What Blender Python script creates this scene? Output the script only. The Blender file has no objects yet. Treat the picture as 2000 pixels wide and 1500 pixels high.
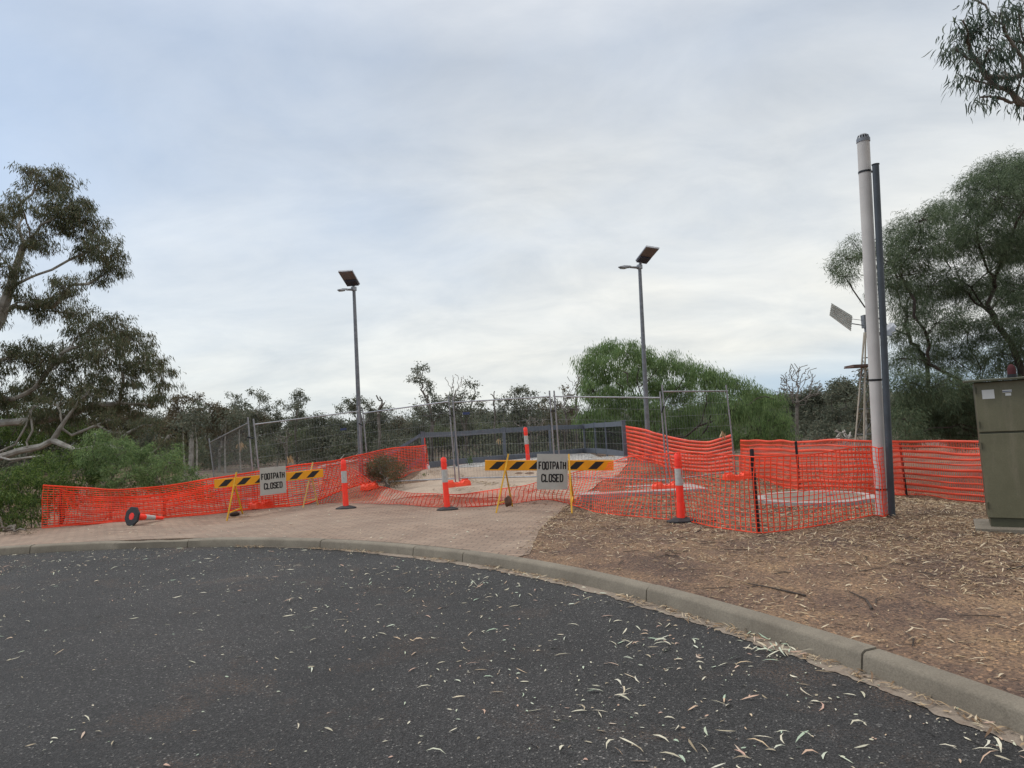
import bpy, math, random
import numpy as np
from mathutils import Vector, Matrix, noise
R_ = math.radians
rnd = random.Random(7)
rng = np.random.default_rng(7)
scene = bpy.context.scene
COL = scene.collection

# ---------------------------------------------------------------- camera
F, ROLL, HY, CH = 1250.0, 0.052, 846.0, 1.6      # focal length in px of a 2000 px wide frame
cam_d = bpy.data.cameras.new("camera")
cam = bpy.data.objects.new("camera", cam_d); COL.objects.link(cam)
scene.camera = cam
cam_d.sensor_width = 36.0; cam_d.lens = 36.0 * F / 2000.0
cam_d.clip_start = 0.05; cam_d.clip_end = 3000
PITCH = math.atan((HY - 750) / F)
cam.matrix_world = Matrix.Translation((0, 0, CH)) @ Matrix.Rotation(R_(90) + PITCH, 4, 'X') @ Matrix.Rotation(-ROLL, 4, 'Z')
MW = np.array(cam.matrix_world)
CAMP = np.array([0, 0, CH]); ROT = MW[:3, :3]
def ray(px, py):
    return ROT @ np.array([(px - 1000) / F, -(py - 750) / F, -1.0])
def P(px, py, s):                     # point seen at a pixel where one metre measures s pixels
    return CAMP + ray(px, py) * (F / s)
def scale_at(p):
    return F / -(ROT.T @ (np.asarray(p) - CAMP))[2]

# ---------------------------------------------------------------- world, sun, exposure
SUN_EL, SUN_AZ = R_(50), R_(-78)       # azimuth from +Y, to the left
world = bpy.data.worlds.new("World"); scene.world = world; world.use_nodes = True
wt = world.node_tree; wt.nodes.clear()
def N(t, ty, **kw):
    n = t.nodes.new(ty)
    for k, v in kw.items():
        if hasattr(n, k): setattr(n, k, v)
        else: n.inputs[k].default_value = v
    return n
def build_world():
    t = wt; L = t.links.new
    out = N(t, 'ShaderNodeOutputWorld'); bg = N(t, 'ShaderNodeBackground'); bg.inputs[1].default_value = 0.1
    sky = N(t, 'ShaderNodeTexSky'); sky.sky_type = 'NISHITA'; sky.sun_disc = False
    sky.sun_elevation = SUN_EL; sky.sun_rotation = SUN_AZ
    sky.air_density = 1.0; sky.dust_density = 1.2; sky.ozone_density = 1.0
    tc = N(t, 'ShaderNodeTexCoord'); sep = N(t, 'ShaderNodeSeparateXYZ'); L(tc.outputs['Generated'], sep.inputs[0])
    def M(op, a, b=None, c=None):
        n = N(t, 'ShaderNodeMath'); n.operation = op
        for i, v in enumerate((a, b, c)):
            if v is None: continue
            if isinstance(v, (int, float)): n.inputs[i].default_value = v
            else: L(v, n.inputs[i])
        return n.outputs[0]
    z = M('MAXIMUM', sep.outputs[2], 0.0)
    zz = M('ADD', z, 0.30)
    cx = M('DIVIDE', sep.outputs[0], zz); cy = M('DIVIDE', sep.outputs[1], zz)
    comb = N(t, 'ShaderNodeCombineXYZ'); L(cx, comb.inputs[0]); L(cy, comb.inputs[1])
    mp = N(t, 'ShaderNodeMapping'); L(comb.outputs[0], mp.inputs[0]); mp.inputs['Rotation'].default_value = (0, 0, R_(35)); mp.inputs['Scale'].default_value = (0.75, 1.15, 1)
    n1 = N(t, 'ShaderNodeTexNoise'); L(mp.outputs[0], n1.inputs['Vector']); n1.inputs['Scale'].default_value = 0.9; n1.inputs['Detail'].default_value = 6; n1.inputs['Roughness'].default_value = 0.52; n1.inputs['Distortion'].default_value = 0.5
    n2 = N(t, 'ShaderNodeTexNoise'); L(mp.outputs[0], n2.inputs['Vector']); n2.inputs['Scale'].default_value = 3.2; n2.inputs['Detail'].default_value = 8; n2.inputs['Roughness'].default_value = 0.6; n2.inputs['Distortion'].default_value = 0.35
    def ramp(stops, fac):
        r = N(t, 'ShaderNodeValToRGB'); L(fac, r.inputs[0]); e = r.color_ramp.elements
        while len(e) < len(stops): e.new(0.5)
        for el, (p, c) in zip(e, stops): el.position = p; el.color = (*c, 1)
        return r.outputs[0]
    # cloud sheet: warm low down, grey-blue higher; brightness added overhead, out of frame, lights the ground
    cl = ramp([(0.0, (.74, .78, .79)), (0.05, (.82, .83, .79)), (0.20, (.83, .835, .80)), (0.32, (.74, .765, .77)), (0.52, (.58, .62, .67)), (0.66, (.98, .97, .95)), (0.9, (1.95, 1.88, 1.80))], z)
    br = ramp([(0.28, (.84, .86, .89)), (0.5, (1.0, 1.0, 1.0)), (0.72, (1.16, 1.14, 1.11))], n2.outputs[0])
    mul = N(t, 'ShaderNodeMixRGB'); mul.blend_type = 'MULTIPLY'; mul.inputs[0].default_value = 1; L(cl, mul.inputs[1]); L(br, mul.inputs[2])
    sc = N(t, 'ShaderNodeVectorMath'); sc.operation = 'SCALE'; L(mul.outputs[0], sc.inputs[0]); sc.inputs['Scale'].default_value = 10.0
    # thin places: left side and a strip just over the horizon
    thin = M('ADD', M('MULTIPLY', n1.outputs[0], -1.0), 0.57)
    left = M('MULTIPLY', M('MAXIMUM', M('MULTIPLY', sep.outputs[0], -1.0), 0.0), 0.80)
    strip_n = N(t, 'ShaderNodeTexNoise'); ms = N(t, 'ShaderNodeMapping'); L(tc.outputs['Generated'], ms.inputs[0]); ms.inputs['Scale'].default_value = (2.2, 2.2, 9); L(ms.outputs[0], strip_n.inputs['Vector']); strip_n.inputs['Scale'].default_value = 1.4; strip_n.inputs['Detail'].default_value = 4
    hz = M('SUBTRACT', 1.0, M('DIVIDE', z, 0.11)); hz = M('MAXIMUM', hz, 0.0)
    rx = M('MULTIPLY_ADD', sep.outputs[0], 1.3, 0.02)
    strip = M('MULTIPLY', M('MULTIPLY', hz, 2.8), M('MULTIPLY', M('MAXIMUM', rx, 0.06), M('MULTIPLY', strip_n.outputs[0], 1.4)))
    fac = N(t, 'ShaderNodeClamp'); L(M('ADD', M('MULTIPLY', M('MULTIPLY', M('ADD', thin, left), 1.3), M('MINIMUM', M('MULTIPLY_ADD', z, 2.6, .12), 1.0)), strip), fac.inputs[0]); fac.inputs[1].default_value = 0.03; fac.inputs[2].default_value = 0.85
    # the blue seen through the thin cloud is the real sky, lifted by the veil in front of it
    sv = N(t, 'ShaderNodeVectorMath'); sv.operation = 'MULTIPLY_ADD'; L(sky.outputs[0], sv.inputs[0]); sv.inputs[1].default_value = (.55, .6, .62); sv.inputs[2].default_value = (2.3, 3.3, 4.9)
    mix = N(t, 'ShaderNodeMixRGB'); L(fac.outputs[0], mix.inputs[0]); L(sc.outputs[0], mix.inputs[1]); L(sv.outputs[0], mix.inputs[2])
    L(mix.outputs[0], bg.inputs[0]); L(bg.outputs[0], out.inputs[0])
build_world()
sun_d = bpy.data.lights.new("sun", 'SUN'); sun_d.energy = 1.5; sun_d.angle = R_(14); sun_d.color = (1, .94, .85)
sun = bpy.data.objects.new("sun", sun_d); COL.objects.link(sun)
sd = Vector((math.sin(SUN_AZ) * math.cos(SUN_EL), math.cos(SUN_AZ) * math.cos(SUN_EL), math.sin(SUN_EL)))
sun.rotation_euler = sd.to_track_quat('Z', 'Y').to_euler()
scene.view_settings.view_transform = 'Standard'; scene.view_settings.look = 'None'
scene.view_settings.exposure = 0.08; scene.view_settings.gamma = 1.0
scene.render.engine = 'CYCLES'

# ---------------------------------------------------------------- materials
MATS = {}
def mat(name, col, rough=0.6, metal=0.0, var=0.0, vscale=6.0, bump=0.0, bscale=60.0, col2=None, spec=None, dirt=None, trans=0.0, island=None):
    if name in MATS: return MATS[name]
    m = bpy.data.materials.new(name); m.use_nodes = True; MATS[name] = m
    t = m.node_tree; L = t.links.new; b = t.nodes['Principled BSDF']
    b.inputs['Base Color'].default_value = (*col, 1); b.inputs['Roughness'].default_value = rough; b.inputs['Metallic'].default_value = metal
    if island and spec is None: spec = .15
    if spec is not None: b.inputs['Specular IOR Level'].default_value = spec
    tc = N(t, 'ShaderNodeTexCoord')
    src = None
    if island:
        g = N(t, 'ShaderNodeNewGeometry'); r = N(t, 'ShaderNodeValToRGB'); L(g.outputs['Random Per Island'], r.inputs[0]); e = r.color_ramp.elements
        while len(e) < len(island): e.new(.5)
        for i, (el, c) in enumerate(zip(e, island)): el.position = i / (len(island) - 1); el.color = (*c, 1)
        src = r.outputs[0]
    if var or col2:
        n = N(t, 'ShaderNodeTexNoise'); L(tc.outputs['Object'], n.inputs['Vector']); n.inputs['Scale'].default_value = vscale; n.inputs['Detail'].default_value = 6; n.inputs['Roughness'].default_value = .6
        r = N(t, 'ShaderNodeValToRGB'); L(n.outputs[0], r.inputs[0]); e = r.color_ramp.elements
        c2 = col2 or tuple(c * (1 + var) for c in col); c1 = col if col2 else tuple(c * (1 - var) for c in col)
        e[0].position = .35; e[0].color = (*c1, 1); e[1].position = .65; e[1].color = (*c2, 1)
        src = r.outputs[0]
    if src: L(src, b.inputs['Base Color'])
    if bump:
        n = N(t, 'ShaderNodeTexNoise'); L(tc.outputs['Object'], n.inputs['Vector']); n.inputs['Scale'].default_value = bscale; n.inputs['Detail'].default_value = 4
        bp = N(t, 'ShaderNodeBump'); bp.inputs['Strength'].default_value = bump; bp.inputs['Distance'].default_value = .01; L(n.outputs[0], bp.inputs['Height']); L(bp.outputs[0], b.inputs['Normal'])
    if trans:
        tr = N(t, 'ShaderNodeBsdfTranslucent'); tr.inputs[0].default_value = (*col, 1)
        if src: L(src, tr.inputs[0])
        mx = N(t, 'ShaderNodeMixShader'); mx.inputs[0].default_value = trans; out = t.nodes['Material Output']
        L(b.outputs[0], mx.inputs[1]); L(tr.outputs[0], mx.inputs[2]); L(mx.outputs[0], out.inputs[0])
    return m
def ramp_node(t, fac, stops, interp='LINEAR'):
    r = N(t, 'ShaderNodeValToRGB'); t.links.new(fac, r.inputs[0]); e = r.color_ramp.elements; r.color_ramp.interpolation = interp
    while len(e) < len(stops): e.new(.5)
    for el, (p, c) in zip(e, stops): el.position = p; el.color = (*c, 1)
    return r.outputs[0]
def tex(t, vec, scale, detail=5, rough=.6, dist=0.0, scl=None):
    if scl:
        mp = N(t, 'ShaderNodeMapping'); t.links.new(vec, mp.inputs[0]); mp.inputs['Scale'].default_value = scl; vec = mp.outputs[0]
    n = N(t, 'ShaderNodeTexNoise'); t.links.new(vec, n.inputs['Vector']); n.inputs['Scale'].default_value = scale
    n.inputs['Detail'].default_value = detail; n.inputs['Roughness'].default_value = rough; n.inputs['Distortion'].default_value = dist
    return n.outputs[0]
def vor(t, vec, scale, out='Distance'):
    n = N(t, 'ShaderNodeTexVoronoi'); t.links.new(vec, n.inputs['Vector']); n.inputs['Scale'].default_value = scale; return n.outputs[out]
def mixc(t, fac, a, b, mode='MIX'):
    n = N(t, 'ShaderNodeMixRGB'); n.blend_type = mode
    for i, v in enumerate((fac, a, b)):
        if isinstance(v, (int, float)): n.inputs[i].default_value = v
        elif isinstance(v, tuple): n.inputs[i].default_value = (*v, 1)
        else: t.links.new(v, n.inputs[i])
    return n.outputs[0]
def newmat(name, rough=.85):
    m = bpy.data.materials.new(name); m.use_nodes = True; MATS[name] = m
    t = m.node_tree; b = t.nodes['Principled BSDF']; b.inputs['Roughness'].default_value = rough
    tc = N(t, 'ShaderNodeTexCoord'); return m, t, b, tc.outputs['Object']
def bump(t, b, h, strength=.5, dist=.01):
    bp = N(t, 'ShaderNodeBump'); bp.inputs['Strength'].default_value = strength; bp.inputs['Distance'].default_value = dist
    t.links.new(h, bp.inputs['Height']); t.links.new(bp.outputs[0], b.inputs['Normal'])

def m_asphalt():
    m, t, b, v = newmat('asphalt', .8)
    stone = ramp_node(t, vor(t, v, 108, 'Color'), [(0, (.009, .0085, .008)), (.5, (.024, .0232, .0227)), (.84, (.056, .054, .053)), (1, (.30, .285, .26))])
    patch = ramp_node(t, tex(t, v, .45, 5, .6), [(.32, (.62, .62, .62)), (.5, (1, 1, 1)), (.68, (1.45, 1.43, 1.42))])
    c = mixc(t, 1.0, stone, patch, 'MULTIPLY')
    st = ramp_node(t, tex(t, v, .8, 7, .7, .4), [(.54, (0, 0, 0)), (.68, (1, 1, 1))])
    grit = ramp_node(t, tex(t, v, 60, 3, .7), [(.48, (0, 0, 0)), (.62, (1, 1, 1))])
    f = mixc(t, 1.0, st, grit, 'MULTIPLY')
    c = mixc(t, f, c, (.135, .082, .052))
    chip = ramp_node(t, vor(t, v, 42, 'Distance'), [(.05, (1, 1, 1)), (.09, (0, 0, 0))])
    chm = ramp_node(t, vor(t, v, 42, 'Color'), [(.80, (0, 0, 0)), (.83, (1, 1, 1))])
    c = mixc(t, mixc(t, 1.0, chip, chm, 'MULTIPLY'), c, (.34, .32, .28))
    t.links.new(c, b.inputs['Base Color']); bump(t, b, vor(t, v, 108), 1.0, .012); return m
def m_dirt():
    m, t, b, v = newmat('litter_covered_earth', .95)
    base = ramp_node(t, tex(t, v, 1.1, 6, .65), [(.3, (.062, .038, .029)), (.45, (.115, .072, .050)), (.6, (.19, .122, .075)), (.75, (.29, .195, .11))])
    chips = ramp_node(t, vor(t, v, 60, 'Color'), [(0, (.30, .28, .28)), (.5, (.95, .93, .9)), (.82, (1.4, 1.33, 1.2)), (1, (2.9, 2.7, 2.3))])
    c = mixc(t, 1.0, base, chips, 'MULTIPLY')
    fleck = ramp_node(t, tex(t, v, 38, 4, .7, 0, (1, .55, 1)), [(.60, (0, 0, 0)), (.68, (1, 1, 1))])
    c = mixc(t, mixc(t, .45, (0, 0, 0), fleck), c, (.40, .32, .22))
    t.links.new(c, b.inputs['Base Color']); bump(t, b, mixc(t, .5, vor(t, v, 55), tex(t, v, 25, 5, .7)), .9, .02); return m
def m_ground():
    m, t, b, v = newmat('far_earth', .95)
    base = ramp_node(t, tex(t, v, .25, 6, .65), [(.3, (.07, .055, .04)), (.5, (.12, .085, .065)), (.7, (.10, .10, .05))])
    t.links.new(base, b.inputs['Base Color']); bump(t, b, tex(t, v, 6, 5, .7), .8, .05); return m
def m_pavers():
    m, t, b, v = newmat('brick_pavers', .85)
    mp = N(t, 'ShaderNodeMapping'); t.links.new(v, mp.inputs[0]); mp.inputs['Rotation'].default_value = (0, 0, R_(12))
    br = N(t, 'ShaderNodeTexBrick'); t.links.new(mp.outputs[0], br.inputs['Vector'])
    br.inputs['Scale'].default_value = 1.0; br.inputs['Brick Width'].default_value = .23; br.inputs['Row Height'].default_value = .115; br.inputs['Mortar Size'].default_value = .009; br.inputs['Mortar Smooth'].default_value = .3
    br.inputs['Color1'].default_value = (.205, .138, .098, 1); br.inputs['Color2'].default_value = (.275, .195, .140, 1); br.inputs['Mortar'].default_value = (.065, .046, .034, 1)
    dust = ramp_node(t, tex(t, v, .55, 6, .65), [(.35, (0, 0, 0)), (.65, (1, 1, 1))])
    c = mixc(t, mixc(t, .55, (0, 0, 0), dust), br.outputs[0], (.28, .22, .165))
    g = ramp_node(t, tex(t, v, 45, 5, .75), [(.3, (.72, .72, .72)), (.7, (1.25, 1.25, 1.25))])
    c = mixc(t, 1.0, c, g, 'MULTIPLY')
    big = ramp_node(t, tex(t, v, .9, 4, .6), [(.3, (.82, .80, .80)), (.7, (1.1, 1.1, 1.1))])
    c = mixc(t, 1.0, c, big, 'MULTIPLY')
    t.links.new(c, b.inputs['Base Color']); bump(t, b, br.outputs['Fac'], -.5, .004); return m
def m_sand():
    m, t, b, v = newmat('compacted_sand', .95)
    base = ramp_node(t, tex(t, v, .8, 6, .7), [(.3, (.22, .17, .125)), (.5, (.32, .25, .19)), (.7, (.38, .31, .235))])
    g = ramp_node(t, tex(t, v, 30, 5, .75), [(.3, (.7, .7, .7)), (.7, (1.25, 1.25, 1.25))])
    c = mixc(t, 1.0, base, g, 'MULTIPLY')
    deb = ramp_node(t, tex(t, v, 3.5, 8, .75, .5), [(.62, (0, 0, 0)), (.68, (1, 1, 1))])
    c = mixc(t, mixc(t, .6, (0, 0, 0), deb), c, (.10, .08, .06))
    t.links.new(c, b.inputs['Base Color']); bump(t, b, tex(t, v, 30, 5, .7), .6, .01); return m
def m_gravel():
    m, t, b, v = newmat('pale_gravel', .9)
    c = ramp_node(t, vor(t, v, 22, 'Color'), [(0, (.10, .095, .09)), (.5, (.30, .29, .275)), (1, (.50, .49, .47))])
    t.links.new(c, b.inputs['Base Color']); bump(t, b, vor(t, v, 22), .9, .02); return m
def m_conc(name, a, c2, stain=(.10, .085, .065)):
    m, t, b, v = newmat(name, .9)
    base = ramp_node(t, tex(t, v, 1.8, 6, .65), [(.3, a), (.7, c2)])
    g = ramp_node(t, tex(t, v, 90, 4, .7), [(.3, (.75, .75, .75)), (.7, (1.2, 1.2, 1.2))])
    c = mixc(t, 1.0, base, g, 'MULTIPLY')
    s = ramp_node(t, tex(t, v, 5, 7, .7, .5), [(.56, (0, 0, 0)), (.70, (1, 1, 1))])
    c = mixc(t, mixc(t, .6, (0, 0, 0), s), c, stain)
    t.links.new(c, b.inputs['Base Color']); bump(t, b, tex(t, v, 90, 4, .7), .5, .006); return m
ASPH, DIRT, FARG, PAV, SAND, GRAV = m_asphalt(), m_dirt(), m_ground(), m_pavers(), m_sand(), m_gravel()
KERB = m_conc('weathered_kerb_concrete', (.135, .115, .088), (.215, .188, .145))
GUTT = m_conc('dusty_gutter_concrete', (.17, .135, .105), (.26, .215, .17), (.12, .075, .05))
CONC = m_conc('pale_concrete', (.26, .24, .22), (.36, .34, .32), (.2, .16, .13))
GALV = mat('galvanised_steel', (.34, .35, .37), .45, .75, var=.15, vscale=14)
GALVD = mat('dull_galvanised_steel', (.20, .21, .225), .5, .6, var=.2, vscale=9)
GREYP = mat('slate_grey_paint', (.10, .115, .14), .45, 0, var=.1, vscale=4)
BLK = mat('black_steel', (.012, .013, .015), .5, .2)
RUB = mat('black_rubber', (.018, .019, .021), .7, 0, var=.3, vscale=20)
FLUO = mat('fluorescent_orange_plastic', (.95, .045, .022), .45, 0, var=.06, vscale=8)
REFL = mat('grey_reflective_tape', (.42, .42, .40), .4, 0, var=.12, vscale=25)
ORGB = mat('orange_block_plastic', (.85, .075, .028), .5, 0, var=.12, vscale=8)
NETM = mat('orange_barrier_net', (.96, .075, .02), .5, 0, var=.14, vscale=1.5, trans=.28)
NETB = mat('orange_band_net', (.95, .13, .065), .45, 0, var=.12, vscale=1.5, trans=.30)
YEL = mat('worn_yellow_paint', (.62, .33, .012), .5, 0, var=.14, vscale=9)
YELB = mat('amber_reflective_board', (.78, .33, .008), .4, 0, var=.07, vscale=6)
YELP = mat('sun_bleached_yellow_paint', (.60, .40, .13), .6, 0, var=.15, vscale=9)
BLKT = mat('black_reflective_stripe', (.012, .014, .017), .4)
SIGNG = mat('grey_sign_sheet', (.42, .42, .385), .5, 0, var=.06, vscale=5)
INK = mat('black_sign_lettering', (.008, .008, .009), .5)
BAG = mat('brown_sandbag_cloth', (.10, .05, .032), .9, 0, var=.35, vscale=12, bump=.6, bscale=40)
BAGK = mat('dark_sandbag_cloth', (.035, .022, .018), .9, 0, var=.35, vscale=12)
PVC = mat('off_white_pipe', (.49, .47, .445), .5, 0, var=.07, vscale=2.5)
DPIPE = mat('dark_grey_pipe', (.045, .055, .066), .5, 0, var=.2, vscale=3)
def m_cab():
    m, t, b, v = newmat('olive_green_powder_coat', .55)
    base = ramp_node(t, tex(t, v, 2.2, 6, .7), [(.3, (.098, .093, .052)), (.7, (.132, .125, .074))])
    streak = ramp_node(t, tex(t, v, 9, 5, .7, 0, (1, 1, .12)), [(.52, (0, 0, 0)), (.72, (1, 1, 1))])
    c = mixc(t, mixc(t, .45, (0, 0, 0), streak), base, (.19, .165, .115))
    g = ramp_node(t, tex(t, v, 120, 3, .7), [(.3, (.82, .82, .82)), (.7, (1.18, 1.18, 1.18))]); c = mixc(t, 1.0, c, g, 'MULTIPLY')
    t.links.new(c, b.inputs['Base Color']); bump(t, b, tex(t, v, 200, 3, .6), .25, .003); return m
CAB = m_cab()
CABD = mat('dark_olive_powder_coat', (.055, .055, .03), .6, 0, var=.1)
CHR = mat('polished_lock_metal', (.7, .7, .7), .25, 1)
WHT = mat('white_label', (.55, .55, .52), .5, 0, var=.05)
GREYINK = mat('faded_label_print', (.18, .2, .24), .6)
NAVY = mat('navy_plate', (.03, .045, .12), .5)
REDC = mat('dark_red_lens', (.05, .005, .007), .85)
CELL = mat('solar_panel_back', (.17, .135, .12), .5, 0, var=.1)
CELLD = mat('dark_battery_box', (.04, .04, .055), .5)
LENS = mat('lamp_lens', (.35, .36, .36), .3)
ZINC = mat('corrugated_zinc', (.62, .64, .60), .6, 0, var=.12, vscale=6)
RUST = mat('rusty_timber', (.13, .085, .07), .8, 0, var=.2, vscale=6)
CREAM = mat('cream_painted_steel', (.42, .38, .30), .6, 0, var=.15, vscale=3)
BARKW = mat('smooth_pale_gum_bark', (.38, .365, .325), .8, 0, col2=(.18, .16, .135), vscale=3, bump=.4, bscale=14)
BARKG = mat('grey_bark', (.20, .18, .155), .9, 0, col2=(.09, .075, .062), vscale=4, bump=.6, bscale=20)
BARKD = mat('dark_bark', (.055, .042, .034), .9, 0, var=.35, vscale=6, bump=.8, bscale=25)
DEADW = mat('bleached_dead_wood', (.33, .30, .27), .85, 0, var=.25, vscale=5)
LEAF_G = mat('gum_leaves', (.06, .07, .03), .5, trans=.35, island=[(.060, .076, .042), (.105, .12, .065), (.088, .108, .055), (.16, .15, .085), (.15, .115, .07)])
LEAF_GP = mat('blue_green_gum_leaves', (.07, .09, .06), .5, trans=.3, island=[(.03, .05, .036), (.055, .085, .06), (.085, .115, .085), (.12, .14, .095)])
LEAF_PEP = mat('bright_feathery_leaves', (.07, .13, .035), .5, trans=.42, island=[(.07, .12, .05), (.12, .19, .075), (.17, .26, .10), (.22, .30, .12), (.15, .21, .09)])
LEAF_BUSH = mat('green_bush_leaves', (.06, .10, .03), .5, trans=.38, island=[(.028, .055, .018), (.066, .115, .030), (.115, .18, .042), (.18, .23, .07)])
LEAF_WAT = mat('dark_needle_leaves', (.04, .06, .04), .5, trans=.38, island=[(.048, .072, .042), (.092, .13, .072), (.125, .165, .092), (.17, .21, .12)])
LEAF_FAR = mat('distant_gum_leaves', (.06, .075, .04), .6, trans=.38, island=[(.082, .096, .074), (.12, .138, .10), (.155, .168, .12), (.18, .165, .115)])
LEAF_FARB = mat('distant_brown_green_leaves', (.08, .075, .04), .6, trans=.38, island=[(.075, .066, .045), (.11, .098, .062), (.135, .118, .075), (.17, .13, .085)])
LEAF_SHR = mat('dusty_shrub_leaves', (.1, .1, .05), .7, trans=.38, island=[(.06, .065, .03), (.11, .11, .055), (.16, .13, .075), (.13, .085, .05)])
LEAF_DEAD = mat('straw_dead_leaves', (.42, .30, .16), .7, island=[(.36, .25, .12), (.5, .36, .2), (.42, .34, .22)])
LIT_ROAD = mat('fallen_leaves_on_asphalt', (.4, .38, .27), .6, island=[(.22, .17, .11), (.50, .47, .36), (.58, .54, .42), (.34, .43, .32), (.54, .53, .44), (.52, .40, .26), (.44, .28, .22), (.48, .49, .38), (.30, .23, .15)])
LIT_DIRT = mat('fallen_leaves_on_earth', (.35, .27, .17), .7, island=[(.10, .065, .042), (.20, .13, .08), (.29, .21, .13), (.38, .29, .18), (.50, .42, .30), (.26, .175, .10), (.14, .095, .06)])
STICK = mat('dark_fallen_twigs', (.05, .038, .03), .9, var=.3)

# ---------------------------------------------------------------- object helpers
def link(o, parent=None):
    COL.objects.link(o)
    if parent is not None: o.parent = parent
    return o
def raw(name, V, Fc, m, parent=None, smooth=False):
    V = np.asarray(V, dtype=np.float64).reshape(-1, 3)
    if parent is not None: V = V - np.array(parent.location if parent.parent is None else parent.parent.location)
    me = bpy.data.meshes.new(name)
    me.from_pydata(V.tolist(), [], [tuple(int(i) for i in f) for f in Fc] if not isinstance(Fc, list) else Fc)
    ml = m if isinstance(m, (list, tuple)) else [m]
    for x in ml: me.materials.append(x)
    if smooth: me.polygons.foreach_set('use_smooth', [True] * len(me.polygons))
    me.update()
    return link(bpy.data.objects.new(name, me), parent)
def quads(name, V, m, parent=None, k=4):            # many loose quads, V of shape (n, k, 3)
    V = np.asarray(V, dtype=np.float32).reshape(-1, 3)
    if parent is not None: V = V - np.array(parent.location, dtype=np.float32)
    n = len(V) // k
    me = bpy.data.meshes.new(name); me.vertices.add(len(V)); me.vertices.foreach_set('co', V.ravel())
    me.loops.add(len(V)); me.loops.foreach_set('vertex_index', np.arange(len(V), dtype=np.int32))
    me.polygons.add(n); me.polygons.foreach_set('loop_start', np.arange(0, n * k, k, dtype=np.int32)); me.polygons.foreach_set('loop_total', np.full(n, k, dtype=np.int32))
    me.materials.append(m); me.update(calc_edges=True); me.validate()
    return link(bpy.data.objects.new(name, me), parent)
def strips(name, V, Fi, m, parent=None):            # V (n, k, 3) with the same face list per item
    V = np.asarray(V, dtype=np.float32); n, k, _ = V.shape; Fi = np.asarray(Fi, dtype=np.int32); q = Fi.shape[1]
    V = V.reshape(-1, 3)
    if parent is not None: V = V - np.array(parent.location, dtype=np.float32)
    idx = (np.arange(n, dtype=np.int32)[:, None, None] * k + Fi[None]).ravel()
    me = bpy.data.meshes.new(name); me.vertices.add(n * k); me.vertices.foreach_set('co', V.ravel())
    me.loops.add(len(idx)); me.loops.foreach_set('vertex_index', idx); nf = n * len(Fi)
    me.polygons.add(nf); me.polygons.foreach_set('loop_start', np.arange(0, nf * q, q, dtype=np.int32)); me.polygons.foreach_set('loop_total', np.full(nf, q, dtype=np.int32))
    me.materials.append(m); me.update(calc_edges=True); me.validate()
    return link(bpy.data.objects.new(name, me), parent)
def tag(o, label=None, cat=None, group=None, kind=None):
    if label: o['label'] = label
    if cat: o['category'] = cat
    if group: o['group'] = group
    if kind: o['kind'] = kind
    return o
def thing(name, loc, label, cat, group=None):
    o = bpy.data.objects.new(name, None); o.empty_display_size = .2; o.location = tuple(float(c) for c in loc); COL.objects.link(o)
    return tag(o, label, cat, group)
def unit(v): v = np.asarray(v, float); return v / (np.linalg.norm(v) + 1e-12)
class MB:
    def __init__(s): s.v = []; s.f = []; s.mi = []; s.k = 0
    def add(s, V, Fc):
        o = len(s.v); s.v += [tuple(map(float, p)) for p in V]; s.f += [tuple(i + o for i in f) for f in Fc]; s.mi += [s.k] * len(Fc); return s
    def hexa(s, c8): return s.add(c8, [(0, 3, 2, 1), (4, 5, 6, 7), (0, 1, 5, 4), (1, 2, 6, 5), (2, 3, 7, 6), (3, 0, 4, 7)])
    def box(s, c, sx, sy, sz, ax=(1, 0, 0), ay=(0, 1, 0), az=(0, 0, 1)):
        c, ax, ay, az = map(lambda q: np.asarray(q, float), (c, ax, ay, az)); o = []
        for k in (-.5, .5):
            for i, j in ((-.5, -.5), (.5, -.5), (.5, .5), (-.5, .5)): o.append(c + ax * sx * i + ay * sy * j + az * sz * k)
        return s.hexa(o)
    def bar(s, a, b, w, h=None, up=(0, 0, 1)):       # rectangular bar from a to b
        a, b = np.asarray(a, float), np.asarray(b, float); d = unit(b - a); x = np.cross(d, up)
        if np.linalg.norm(x) < 1e-4: x = np.cross(d, (0, 1, 0))
        x = unit(x); y = np.cross(x, d); return s.box((a + b) / 2, w, h or w, np.linalg.norm(b - a), x, y, d)
    def tube(s, pts, rad, n=10, caps=True):
        pts = [np.asarray(p, float) for p in pts]; rad = [rad] * len(pts) if isinstance(rad, (int, float)) else rad
        V = []; d0 = unit(pts[1] - pts[0]); x = np.cross(d0, (0, 0, 1)); x = np.array((1., 0, 0)) if np.linalg.norm(x) < 1e-3 else unit(x)
        for i, p in enumerate(pts):
            d = unit(pts[min(i + 1, len(pts) - 1)] - pts[max(i - 1, 0)]); x = unit(x - d * np.dot(x, d)); y = np.cross(d, x)
            for k in range(n): a = 2 * math.pi * k / n; V.append(p + (x * math.cos(a) + y * math.sin(a)) * rad[i])
        Fc = [(i * n + k, i * n + (k + 1) % n, (i + 1) * n + (k + 1) % n, (i + 1) * n + k) for i in range(len(pts) - 1) for k in range(n)]
        if caps: Fc += [tuple(range(n - 1, -1, -1)), tuple(range((len(pts) - 1) * n, len(pts) * n))]
        return s.add(V, Fc)
    def build(s, name, m, parent=None, smooth=False, bevel=0):
        o = raw(name, s.v, s.f, m, parent, smooth)
        if any(s.mi): o.data.polygons.foreach_set('material_index', s.mi)
        if bevel:
            b = o.modifiers.new('bevel', 'BEVEL'); b.width = bevel; b.segments = 2; b.limit_method = 'ANGLE'
        if smooth:
            try:
                e = o.modifiers.new('edges', 'EDGE_SPLIT'); e.split_angle = R_(35)
            except Exception: pass
        return o

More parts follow.
